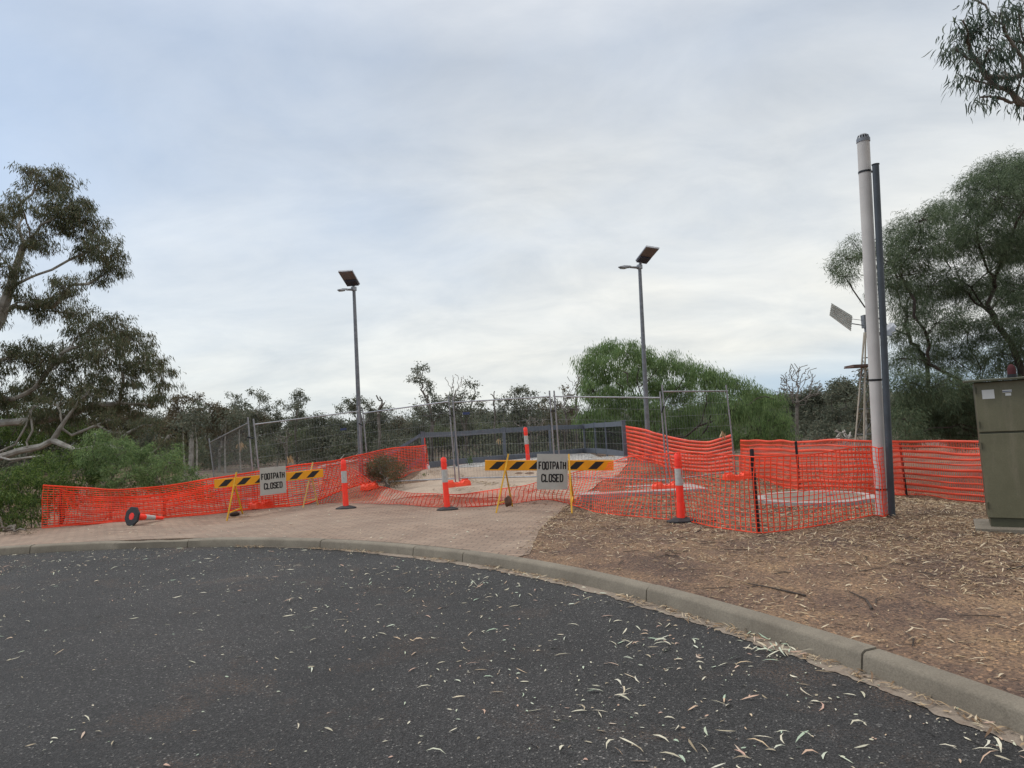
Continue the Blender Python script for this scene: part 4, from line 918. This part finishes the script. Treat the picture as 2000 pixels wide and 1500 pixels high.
# -- dark needle tree at right
s = 86; cl = pc([(1632,520,20),(1650,540,22),(1668,475,18),(1655,505,20),(1690,500,20),(1735,480,30),(1765,455,30),(1800,430,34),(1840,415,34),(1790,490,44),(1850,470,46),(1890,420,42),(1905,370,34),(1935,335,34),(1970,330,36),(1995,330,34),(1950,390,48),(1995,400,46),(1910,470,50),(1965,480,50),(1760,540,46),(1820,560,52),(1880,560,52),(1940,570,52),(1995,560,48),(1770,600,42),(1830,630,46),(1890,650,44),(1800,690,42),(1860,700,40),(1770,745,34),(1825,755,40),(1880,750,36),(1950,640,40),(1780,800,34),(1835,815,38),(1885,800,34),(1760,650,26),(1990,480,50),(2060,450,90),(2060,620,90),(2040,340,60),(1790,850,22),(1850,850,26),(1765,820,26),(1775,780,26),(1890,840,30),(1930,700,46),(1985,690,44),(1940,760,40),(1990,770,40),(1920,820,36),(1970,840,36),(1745,560,26),(1740,510,24),(1800,780,34),(1850,790,34),(1770,850,26),(1880,860,26),(1900,770,30),(1820,830,30),(1930,800,30),(1760,700,26)], s, .10, 1.06)
b = P(2010, 1010, s * .96); b[2] = float(GZ(b[0], b[1])) - .05
plant('wattle_tree', 'dark fine-leaved weeping wattle with crooked black limbs behind the green cabinet', 'tree', b, [P(2005, 900, s), P(2000, 800, s), P(1995, 720, s), P(1975, 670, s), P(1945, 630, s)], .17, cl, BARKD, LEAF_WAT, 320, 48, .090, .0085, .085, .45, True, twr=.005, gn=.14, tev=2, expo=.5)
# -- gum overhanging the top right corner, trunk outside the frame
s = 150; cl = pc([(1865,95,24),(1890,70,26),(1920,50,30),(1955,25,30),(1990,20,30),(1900,110,26),(1935,95,30),(1975,80,32),(1890,150,22),(1925,150,26),(1960,140,28),(1995,150,28),(1915,190,16),(1990,200,18),(1945,190,14),(1880,40,16),(2040,60,60),(2050,160,50),(1905,0,12)], s, .05)
b = np.array([8.6, 8.2, 0.]); b[2] = float(GZ(b[0], b[1]))
plant('gum_tree', 'overhanging gum branch with long sickle leaves in the top right corner', 'tree', b, [b + (0, 0, 2), b + (-.1, 0, 3.5), b + (-.4, .1, 5.0), b + (-.9, .1, 6.0)], .09, cl, BARKG, LEAF_GP, 300, 13, .12, .016, .07, 1.1, True, twr=.004, gn=.10, tev=1)

# -- far trees across the flat
far_n = [0]
def far_tree(px, ytop, s, wpx, label, leafm=LEAF_FAR, bark=BARKG, dens=1.0, trunk_frac=.38, nclump=None, group='gum trees across the flat', lean=0, leafsize=.19, base_y=None, curved=False, name='gum_tree'):
    hz_ = HY - (px - 1000) * ROLL; b = P(px, hz_ + 30, s); b[2] = float(GZ(b[0], b[1])) - .1
    top = P(px + lean, ytop, s); H = top[2] - b[2]; W = wpx / s; n = nclump or max(22, int(W * H / .75)); cl = []
    c0 = b + (top - b) * 1.0; zc = trunk_frac
    for i in range(n):
        v = rng.uniform(0, 1) ** .8; z = b[2] + H * (zc + (1 - zc) * v); rr = min(W * .12, .62) * rng.uniform(.5, 1.5); a = rng.uniform(0, 2 * math.pi); prof = math.sin(math.pi * min(1, .22 + .72 * v)) ** .5; R__ = W / 2 * prof * rng.uniform(.15, 1.0)
        cx_ = b[0] + (top[0] - b[0]) * v; cy_ = b[1]
        ragged = 1 + .35 * noise.noise((px * .37, a * 1.3, v * 3)); cl.append((np.array([cx_ + R__ * ragged * math.cos(a), cy_ + R__ * math.sin(a) * .8, min(z, top[2] - rr * rng.uniform(.4, 2.5))]), rr))
    cl.append((np.array([top[0], top[1], top[2] - W * .12]), W * .14))
    return plant(name, label, 'tree', b, [b + (top - b) * .2 + rng.normal(size=3) * .15], max(.08, H * .017), cl, bark, leafm, 80 * dens, 16, leafsize, leafsize * .36, .17, .35, False, group, twr=0, gn=.16, sides=5)
def shaped_tree(px, s, label, cl, leafm=LEAF_FAR, bark=BARKG, dens=1.0, r0=.12, lean=0):
    hz_ = HY - (px - 1000) * ROLL; b = P(px, hz_ + 30, s); b[2] = float(GZ(b[0], b[1])) - .1; top = P(px + lean, min(c[1] for c in cl) + 25, s)
    cc = [(c + np.array([0, rng.uniform(-1.2, 1.2), 0]), r) for c, r in pc(cl, s, 0, 1.05)]
    return plant('gum_tree', label, 'tree', b, [b + (top - b) * k + rng.normal(size=3) * .12 for k in (.3, .5, .7)], r0, cc, bark, leafm, 95 * dens, 16, .19, .07, .15, .45, False, 'gum trees across the flat', twr=.012, gn=.2, sides=5, tev=2)
shaped_tree(372, 25, 'round crowned brown-green gum with forked white trunk left of the wire fence', [(345,785,12),(365,778,12),(390,780,12),(412,790,10),(350,805,13),(380,800,14),(405,810,13),(340,820,12),(370,825,12),(400,830,12),(415,815,10),(330,800,9)], LEAF_FARB, BARKW, 1.0, .2)
shaped_tree(500, 23, 'sparse gum whose thin crown shows sky, above the left FOOTPATH CLOSED sign', [(462,775,7),(455,790,10),(470,800,12),(485,790,9),(490,765,7),(505,768,6),(515,778,8),(530,778,7),(541,785,6),(525,800,9),(500,810,12),(475,820,14),(450,810,10),(545,798,5),(448,772,5),(500,835,14)], LEAF_FAR, BARKW, .9)
shaped_tree(580, 22, 'slim gum with a narrow upright crown standing above the treeline', [(578,767,9),(570,775,7),(588,778,8),(575,790,9),(590,793,9),(566,797,8),(580,806,9),(585,820,12)], LEAF_FAR, BARKG, 1.0, .10)
shaped_tree(704, 22, 'dark gum whose top shows just behind the left lamp post', [(690,785,9),(705,782,9),(720,790,9),(680,795,9),(700,800,12),(725,805,10),(665,800,8),(740,812,10)], LEAF_FAR, BARKG, 1.0)
shaped_tree(845, 28, 'tallest gum, leaning left, above the left end of the balustrade', [(812,722,8),(828,718,8),(806,737,7),(820,742,9),(835,748,9),(840,765,9),(850,780,10),(828,775,7),(845,797,14),(870,785,12),(860,808,12),(832,810,12),(815,795,7)], LEAF_FAR, BARKG, 1.0, .14, -15)
shaped_tree(905, 27, 'spreading gum with dead top twigs behind the middle fence posts', [(880,775,10),(905,767,8),(915,750,7),(926,752,7),(900,785,12),(925,775,9),(937,788,8),(890,800,14),(915,805,14),(945,805,10),(875,815,12),(905,830,15)], LEAF_FAR, BARKG, .9)
shaped_tree(1015, 25, 'bushy gum behind the far bollard', [(1005,765,10),(1022,762,10),(1038,770,9),(990,778,9),(1015,785,13),(1035,795,13),(985,795,10),(1058,785,7),(1010,810,16),(1000,838,16),(1050,828,15),(975,785,6)], LEAF_FAR, BARKG, 1.0)
shaped_tree(1105, 27, 'thin brownish gum left of the bright green weeping tree', [(1075,778,7),(1100,762,7),(1115,775,9),(1090,790,9),(1120,800,12),(1080,810,12),(1110,830,14),(1137,748,8),(1060,795,7),(1070,835,13)], LEAF_FARB, BARKG, .9)
named = [
 (428,790,25,62,'gum right beside the forked white trunk one, above the first fence post', LEAF_FARB, BARKW, .9, .2),
 (1640,735,30,85,'dark round gum just left of the small windmill', LEAF_FAR, BARKG, 1.2, .1),
 (1585,750,28,70,'dark gum behind the leafless tree', LEAF_FAR, BARKG, 1.2, .1),
 (1530,765,27,60,'low gum between the weeping tree and the leafless tree', LEAF_FAR, BARKG, 1.1, .1),
 (1700,712,34,50,'tall dark gum behind the windmill legs and vent pipe', LEAF_FARB, BARKG, 1.1, .1),
]
for a in named: far_tree(a[0], a[1], a[2], a[3] * 1.25, a[4], a[5], a[6], a[7], a[8])
fill = [(x, 812 + rnd.uniform(-14, 12) - (x - 500) * .02, rnd.uniform(16, 23), rnd.uniform(60, 95)) for x in range(300, 1140, 40)] + [(x, 775 + rnd.uniform(-10, 10), rnd.uniform(20, 25), rnd.uniform(60, 90)) for x in range(1470, 1780, 34)] + [(x, 800 + rnd.uniform(-15, 15), 20, 95) for x in range(-40, 300, 60)] + [(x, 770 + rnd.uniform(-15, 15), 24, 95) for x in range(1800, 2100, 60)]
for x, y, s, w in fill:
    far_tree(x, y, s, w, 'low dense gum in the treeline across the flat', rnd.choice([LEAF_FAR, LEAF_FAR, LEAF_FARB]), rnd.choice([BARKG, BARKW]), rnd.uniform(.8, 1.2), rnd.uniform(.12, .3), group='low gums filling the far treeline')
# scrub under them, one mass nobody could count
def scrub():
    V = []
    for i in range(420):
        a = rng.uniform(-42, 42); d = rng.uniform(52, 110); x = d * math.tan(R_(a)); r = rng.uniform(.8, 2.1)
        if i < 70: d = rng.uniform(36, 50); x = d * math.tan(R_(rng.uniform(-10, 34))); r = rng.uniform(.5, 1.0)
        c = np.array([x, d, float(GZ(x, d)) + r * rng.uniform(.3, 1.3)]); n = int(420 * r); q = crown_points(c, r * 1.3, n, .75); D = unitr(rng.normal(size=(n, 3))); V.append(leaf_quads(q, D, rng.uniform(.14, .36, n), rng.uniform(.05, .12, n)))
    tag(quads('far_scrub', np.concatenate(V), LEAF_FAR), 'dense low scrub under the far treeline', 'scrub', kind='stuff')
    V = []
    for i in range(260):
        a = rng.uniform(-30, 8) if i < 190 else rng.uniform(14, 40); d = rng.uniform(58, 82); x = d * math.tan(R_(a)); r = rng.uniform(.7, 1.5); c = np.array([x, d, float(GZ(x, d)) + rng.uniform(.5, 1.5) + 1.9 * max(0, noise.noise((a * .35, 3, 3)) + .3)]); n = int(420 * r); q = crown_points(c, r * 1.2, n, .8); V.append(leaf_quads(q, unitr(rng.normal(size=(n, 3))), rng.uniform(.14, .34, n), rng.uniform(.05, .11, n)))
    tag(quads('river_thicket', np.concatenate(V), mat('mid_green_thicket_leaves', (.09, .12, .06), .5, trans=.4, island=[(.07, .095, .05), (.11, .14, .07), (.15, .17, .09), (.12, .12, .07)])), 'mid green thicket of small trees along the far side of the flat', 'thicket', kind='stuff')
    V = []
    for i in range(700):
        a = rng.uniform(-44, 46); d = rng.uniform(85, 150); x = d * math.tan(R_(a)); r = rng.uniform(1.4, 2.8); c = np.array([x, d, rng.uniform(.2, 3.9)]); n = 300; q = crown_points(c, r * 1.2, n, .8); V.append(leaf_quads(q, unitr(rng.normal(size=(n, 3))), rng.uniform(.3, .65, n), rng.uniform(.12, .25, n)))
    tag(quads('far_woodland', np.concatenate(V), LEAF_FAR), 'far woodland behind the treeline', 'woodland', kind='stuff')
scrub()
# leafless trees and snags
def dead(px, ybase, ytop, s, wpx, label, n=16, r0=.12, spikes=None, name='dead_tree', m=DEADW):
    b = P(px, ybase, s); b[2] = min(b[2], float(GZ(b[0], b[1])) + 3) if ybase > 880 else b[2]; b[2] = float(GZ(b[0], b[1])) - .1 
    t = thing(name, b, label, 'dead tree', 'leafless trees'); tr = Tree(b, r0); top = P(px, ytop, s); tr.path(0, [b + (top - b) * k + rng.normal(size=3) * .06 for k in (.25, .45, .6, .7)])
    if spikes: ends = [P(x, y, s) for x, y in spikes]
    else:
        ends = []
        for i in range(n): v = rng.uniform(.15, 1); a = rng.uniform(-1, 1); ends.append(P(px + a * wpx / 2 * (1.1 - .5 * v), ytop + (1 - v) * (ybase - ytop) * .45, s * rng.uniform(.96, 1.04)))
    for e in sorted(ends, key=lambda e: np.linalg.norm(e - b)): tr.reach(e, .22, 6)
    tr.mesh(m, t, 5, rtip=.02, expo=.62)
dead(1558, 880, 708, 34, 110, 'leafless grey tree with spreading bare branches against the sky', 60, .10, m=BARKG)
dead(740, 870, 772, 24, 20, 'broken dead snag with two dark spikes right of the left lamp post', 4, .13, [(735,772),(742,775),(748,790),(752,786)], m=BARKG)
dead(966, 860, 764, 24, 20, 'thin forked dead snag poking above the middle wire fence', 3, .08, [(966,764),(958,770),(968,778)], m=BARKG)
dead(885, 880, 730, 27, 70, 'bare twiggy dead crown between the two middle gums', 22, .10)
dead(1125, 870, 722, 28, 60, 'bare reddish branches left of the weeping tree', 20, .09, m=BARKG)
dead(1035, 880, 812, 30, 90, 'pale leafless shrub behind the balustrade and far bollard', 26, .06, m=BARKG)
dead(1655, 905, 838, 38, 70, 'pale forked dead trunk left of the windmill legs', 10, .14)
dead(560, 905, 835, 26, 60, 'pale leaning dead trunk behind the left barricade', 14, .10, m=BARKG)
for i, (x, y, x2, y2, s) in enumerate([(640,893,720,884,26),(700,895,780,880,26),(620,900,690,893,28),(730,892,800,888,25)]):
    a = P(x, y, s); b = P(x2, y2, s); a[2] = float(GZ(a[0], a[1])) + .15; b[2] = float(GZ(b[0], b[1])) + .5; m = MB(); m.tube([a, (a + b) / 2 + (0, 0, .1), b], [.16, .11, .05], 7)
    c = (a + b) / 2; m.tube([c, c + (b - a) * .25 + (0, 0, .6)], [.07, .02], 5); tag(m.build('fallen_log', DEADW, smooth=True), 'bleached fallen log on the flat behind the left barricade', 'log', 'fallen logs on the flat')
# white trunks along the flat, left part
for i, (x, yb, yt, s) in enumerate([(470,900,850,26),(440,905,848,26),(362,905,858,28),(384,905,860,28),(372,900,840,28),(1690,880,800,36)]):
    b = P(x, yb, s); b[2] = float(GZ(b[0], b[1])); tp_ = P(x + rnd.uniform(-6, 6), yt - 30, s); t = thing('sapling', b, 'slender pale trunk standing among the far trees', 'tree', 'slender pale saplings'); m = MB(); m.tube([b, (b + tp_) / 2 + rng.normal(size=3) * .15, tp_], [.07, .05, .03], 6); m.build('trunk', BARKW, t, True)
    V, tw = foliage([(tp_, .8), (tp_ + (0.5, 0, .5), .6)], 30, 10, .25, .09, .2, .3); quads('crown', V, LEAF_FAR, t)

# ---------------------------------------------------------------- windmill
def windmill():
    s = 84; b = P(1700, 950, s); b[2] = float(GZ(b[0], b[1])); hd = P(1690, 628, s); t = thing('windmill', b, 'small old windmill with corrugated tail vane behind the vent pipe', 'windmill')
    feet = [np.array([b[0] + dx, b[1] + dy, b[2]]) for dx, dy in ((-.30, -.25), (.30, -.25), (.30, .25), (-.30, .25))]; top = hd - (0, 0, .25)
    for f in feet: m = MB(); m.bar(f, top + (f - b) * .10, .03, .03); m.build('leg', CREAM, t)
    m = MB()
    for k in range(1, 6):
        q = [f * (1 - k / 6) + (top + (f - b) * .1) * (k / 6) for f in feet]; q2 = [f * (1 - (k - 1) / 6) + (top + (f - b) * .1) * ((k - 1) / 6) for f in feet]
        for i in range(4): m.bar(q[i], q[(i + 1) % 4], .014, .014); m.bar(q2[i], q[(i + 1) % 4], .009, .009)
    m.build('lattice', GALVD, t)
    pl = P(1683, 716, s); m = MB(); m.box(pl + (-.02, 0, 0), .56, .45, .03); m.box(pl + (-.05, 0, .03), .5, .4, .02); m.build('platform', RUST, t)
    m = MB(); m.box(hd, .12, .14, .30); m.tube([hd - (0, 0, .3), hd], .04, 8); m.build('gearbox', GALVD, t)
    # vane
    q = [P(1624, 592, s), P(1665, 617, s), P(1662, 647, s), P(1620, 616, s)]; u = unit(q[1] - q[0]); v = unit(q[3] - q[0]); n = unit(np.cross(u, v)); W = np.linalg.norm(q[1] - q[0]); Hh = np.linalg.norm(q[3] - q[0]); m = MB(); V = []; k = 36
    for i in range(k + 1):
        z = math.sin(i / k * 2 * math.pi * 7) * .012; a = q[0] * (1 - i / k) + q[3] * (i / k); c = q[1] * (1 - i / k) + q[2] * (i / k); V += [a + n * (z + .001), c + n * (z + .001), a + n * (z - .001), c + n * (z - .001)]
    m.add(V, [(i*4, i*4+1, i*4+5, i*4+4) for i in range(k)] + [(i*4+2, i*4+6, i*4+7, i*4+3) for i in range(k)]); m.build('tail_vane', ZINC, t)
    m = MB(); m.bar(hd - (0, 0, .1), (q[1] + q[2]) / 2, .02, .02); m.bar(hd + (0, 0, .02), q[1] * .8 + q[2] * .2, .01, .01); m.build('tail_arm', GALVD, t)
    hub = P(1722, 655, s); m = MB(); m.bar(hd, hub, .04, .04); m.build('shaft', GALVD, t); ax = unit(hub - hd); x = unit(np.cross(ax, (0, 0, 1))); y = np.cross(ax, x)
    for k in range(14):
        a = 2 * math.pi * k / 14; d = x * math.cos(a) + y * math.sin(a); sd_ = unit(np.cross(ax, d) + ax * .8); m = MB(); q0, q1 = hub + d * .12, hub + d * .36; o = [q0 - sd_ * .03, q0 + sd_ * .03, q1 + sd_ * .075, q1 - sd_ * .075]; nn = unit(np.cross(d, sd_)); m.hexa([k_ for k_ in o] + [k_ + nn * .003 for k_ in o]); m.build('blade', GALV, t)
windmill()

# ---------------------------------------------------------------- dead leaf sprigs caught on the wire
for (x, y, s, n, lb) in ((566,892,78,16,'straw coloured leaf sprig caught on the wire fence above the left sign'), (975,858,80,4,'small pale leaf caught on the wire fence in front of the balustrade'), (1412,843,82,12,'dry leaf sprig caught on the rightmost wire fence panel'), (470,866,70,12,'green-yellow leaf sprig caught on the leftmost wire fence panel')):
    c = P(x, y, s); nb = rng.normal(size=(n, 3)) * .03; D = unitr(np.c_[rng.normal(size=n) * .35, rng.normal(size=n) * .2, -np.ones(n)]); V = leaf_curved(c + nb, D, rng.uniform(.10, .22, n), rng.uniform(.015, .028, n)); tag(strips('leaf_sprig', V, FC, LEAF_DEAD), lb, 'leaf sprig', 'dry sprigs caught on the fence')
# plastic scrap at the balustrade post
# ---------------------------------------------------------------- leaf litter
def flat_leaves(XY, Z, Ln, Wd, lift=.006, tiltamt=.12):
    n = len(XY); a = rng.uniform(0, 2 * math.pi, n); D = np.stack([np.cos(a), np.sin(a), rng.normal(size=n) * tiltamt], 1); D = unitr(D); S_ = np.stack([-np.sin(a), np.cos(a), rng.normal(size=n) * .35], 1); S_ = unitr(S_)
    c = rng.normal(size=n)[:, None] * .13 * Ln[:, None] * S_; A = np.c_[XY, Z + lift]; up = np.array([0, 0, 1.]) * (rng.uniform(.0, .10, n) * Ln)[:, None]
    a0 = A - D * (Ln / 2)[:, None]; b = A - D * (Ln * .17)[:, None] + c * .6 + up; d = A + D * (Ln * .2)[:, None] + c * .6 + up; e = A + D * (Ln / 2)[:, None]; w = (Wd / 2)[:, None] * S_
    q = np.stack([a0 - w * .15, a0 + w * .15, b + w, b - w, d + w * .8, d - w * .8, e + w * .05, e - w * .05], 1)
    m = np.minimum(q[:, :, 2].min(1) - (Z + .002), 0); q[:, :, 2] -= m[:, None]; return q
def road_litter():
    n0 = 17000; XY = np.c_[rng.uniform(-11, 3.4, n0), rng.uniform(.8, 12.5, n0)]; r = np.hypot(XY[:, 0] - CX, XY[:, 1] - CY); th_ = np.arctan2(XY[:, 1] - CY, XY[:, 0] - CX); dk = RK(th_) - r; ok = dk > .02
    w = .13 + .60 * np.exp(-dk / .30) + .34 * np.exp(-((dk - 1.1) / 1.0) ** 2) + .26 * np.exp(-(((XY[:, 0] - .7) / 1.5) ** 2 + ((XY[:, 1] - 3.9) / 1.6) ** 2)); cl = np.array([noise.noise((x * 1.3, y * 1.3, 4)) for x, y in XY]); w = w * np.clip(.9 + 1.3 * cl, .1, 2.2) * 1.35
    k = ok & (rng.uniform(size=n0) < w); XY = XY[k]; n = len(XY); big = rng.uniform(size=n) < .27; Ln = np.where(big, rng.uniform(.045, .115, n), rng.uniform(.010, .035, n)); Wd = np.where(big, rng.uniform(.007, .014, n), rng.uniform(.006, .012, n))
    V = flat_leaves(XY, np.zeros(n), Ln, Wd)
    tag(strips('road_leaf_litter', V, FC, LIT_ROAD), 'pale fallen gum leaves scattered over the asphalt', 'leaf litter', kind='stuff')
    n = 1500; a = rng.uniform(R_(-35), R_(72), n); rr = RK(a) - np.abs(rng.normal(size=n)) * .06 - .015; XY = np.stack([CX + rr * np.cos(a), CY + rr * np.sin(a)], 1)
    keep = np.array([noise.noise((q * 9, 2, 2)) for q in a]) > -.12; XY = XY[keep]; n = len(XY); tag(strips('gutter_leaf_litter', flat_leaves(XY, np.zeros(n) + .008, rng.uniform(.03, .11, n), rng.uniform(.006, .014, n), tiltamt=.2), FC, LIT_DIRT), 'brown leaves gathered along the foot of the kerb', 'leaf litter', kind='stuff')
    # clumps
    V = []
    for (px, py, m_) in [(1200,1360,9),(1175,1410,9),(1395,1455,12),(1190,1345,5),(820,1118,9),(930,1145,8),(1255,1260,8),(560,1175,6),(1520,1450,9),(1420,1480,7),(1960,1480,16),(1510,1265,22),(1540,1280,18),(1870,1385,10),(1485,1245,8)]:
        c = flat(px, py); XY = c[:2] + rng.normal(size=(m_ * 2 // 3 if py > 1300 else m_, 2)) * .085; V.append(flat_leaves(XY, np.zeros(len(XY)) + .01, rng.uniform(.05, .12, len(XY)), rng.uniform(.008, .015, len(XY)), tiltamt=.25))
    tag(strips('leaf_clumps', np.concatenate(V), FC, LIT_ROAD), 'little heaps of fallen gum leaves on road and gutter', 'leaf litter', kind='stuff')
road_litter()
def dirt_litter():
    n0 = 150000; XY = np.c_[rng.uniform(-1, 8.5, n0), rng.uniform(1.6, 17, n0)]; r = np.hypot(XY[:, 0] - CX, XY[:, 1] - CY); th_ = np.arctan2(XY[:, 1] - CY, XY[:, 0] - CX); dk = r - RK(th_) - .18; paved = (th_ > fa[0]) & (r < np.interp(th_, fa, fr)); ok = (dk > .03) & ~paved & (XY[:, 0] > .05 * XY[:, 1] - .2) & (XY[:, 0] < .83 * XY[:, 1] + 1.0)
    cl = np.array([noise.noise((x * .8, y * .8, 1)) for x, y in XY]); w = .16 + 1.0 * np.clip((dk - .9) / 1.8, 0, 1) + .5 * np.clip(cl, -.3, 1); rt = np.clip((XY[:, 0] - 3.6) / 1.5, 0, 1) * np.clip((XY[:, 1] - 5.0) / 1.5, 0, 1); w = np.clip(w * .55 + rt * .6, .08, 1.3)
    k = ok & (rng.uniform(size=n0) < w); XY = XY[k]; n = len(XY); Z = GZ(XY[:, 0], XY[:, 1]); big = rng.uniform(size=n) < .33; Ln = np.where(big, rng.uniform(.06, .13, n), rng.uniform(.012, .045, n)); Wd = np.where(big, rng.uniform(.007, .014, n), rng.uniform(.006, .012, n))
    V = flat_leaves(XY, Z, Ln, Wd, .008, .18); tag(strips('earth_leaf_litter', V, FC, LIT_DIRT), 'brown and straw gum leaf litter over the bare earth', 'leaf litter', kind='stuff')
    n0 = 2600; XY = np.c_[rng.uniform(-9, 3, n0), rng.uniform(8, 22, n0)]; r = np.hypot(XY[:, 0] - CX, XY[:, 1] - CY); th_ = np.arctan2(XY[:, 1] - CY, XY[:, 0] - CX); k = (r > RK(th_) + .2) & (rng.uniform(size=n0) < .35) & (XY[:, 0] > -.7 * XY[:, 1]); XY = XY[k]; n = len(XY)
    V = flat_leaves(XY, GZ(XY[:, 0], XY[:, 1]) + .012, rng.uniform(.03, .09, n), rng.uniform(.008, .014, n), .006); tag(strips('path_leaf_litter', V, FC, LIT_ROAD), 'few pale leaves scattered on the brick footpath and sand', 'leaf litter', kind='stuff')
    m = MB()
    for i in range(240):
        x, y = rng.uniform(.5, 8), rng.uniform(2.5, 13)
        if math.hypot(x - CX, y - CY) < RK(math.atan2(y - CY, x - CX)) + .3: continue
        if x < .12 * y + .2: continue
        a = rng.uniform(0, math.pi); L = rng.uniform(.08, .35) if i > 12 else rng.uniform(.4, .9); z = float(GZ(x, y)) + .012; d = np.array([math.cos(a), math.sin(a) , 0]); p0 = np.array([x, y, z]); q = np.array([-d[1], d[0], 0])
        m.tube([p0 - d * L / 2, p0 + q * L * rng.uniform(-.12, .12), p0 + d * L / 2], [.004, .004, .002] if i > 12 else [.009, .007, .004], 4)
    tag(m.build('fallen_twigs', STICK), 'dark twigs and strips of bark lying in the litter', 'twigs', kind='stuff')
dirt_litter()

# line of washed-up litter across the sand path, weeds at the balustrade foot
def litter_lines():
    V = []
    for pts, n, wd in (([(840,922),(900,932),(960,948),(1020,956),(1090,968)], 420, .10), ([(745,975),(800,940),(835,925)], 90, .15), ([(1120,985),(1060,1035),(1040,1080)], 260, .12), ([(860,958),(930,958)], 60, .2), ([(1150,895),(1220,900)], 70, .15)):
        Q = np.array([G(*p)[:2] for p in pts]); d = np.r_[0, np.cumsum(np.linalg.norm(np.diff(Q, axis=0), axis=1))]; t = rng.uniform(0, d[-1], n); XY = np.stack([np.interp(t, d, Q[:, i]) for i in range(2)], 1) + rng.normal(size=(n, 2)) * wd
        V.append(flat_leaves(XY, GZ(XY[:, 0], XY[:, 1]) + .016, rng.uniform(.04, .12, n), rng.uniform(.010, .02, n), .006))
    tag(strips('drifted_leaf_litter', np.concatenate(V), FC, LIT_DIRT), 'lines of drifted leaves across the sand and along the footpath edge', 'leaf litter', kind='stuff')
    for (px, py, h, n, lb) in ((918,910,.42,60,'upright green weed at the foot of the balustrade left bay'), (975,908,.14,40,'low weed at the foot of the balustrade middle post'), (1010,907,.10,30,'tiny weed just left of the far bollard'), (830,932,.14,30,'small weed on the sand below the balustrade end post')):
        c = G(px, py); D = unitr(np.c_[rng.normal(size=(n, 2)) * .35, np.ones(n)]); b = c + rng.normal(size=(n, 3)) * np.array([.04, .04, 0]) + np.c_[np.zeros((n, 2)), rng.uniform(0, h * .6, n)]
        tag(quads('weed', leaf_quads(b, D, rng.uniform(.4, .9, n) * h * .6, np.full(n, .016)), LEAF_BUSH), lb, 'weed', 'weeds by the balustrade')
    p = P(836, 915, 64); blob('plastic_bag', p, (.06, .05, .12), mat('white_plastic_bag', (.6, .6, .6), .5), 21, 'white plastic bag caught at the foot of the balustrade end post', 'plastic bag')
litter_lines()
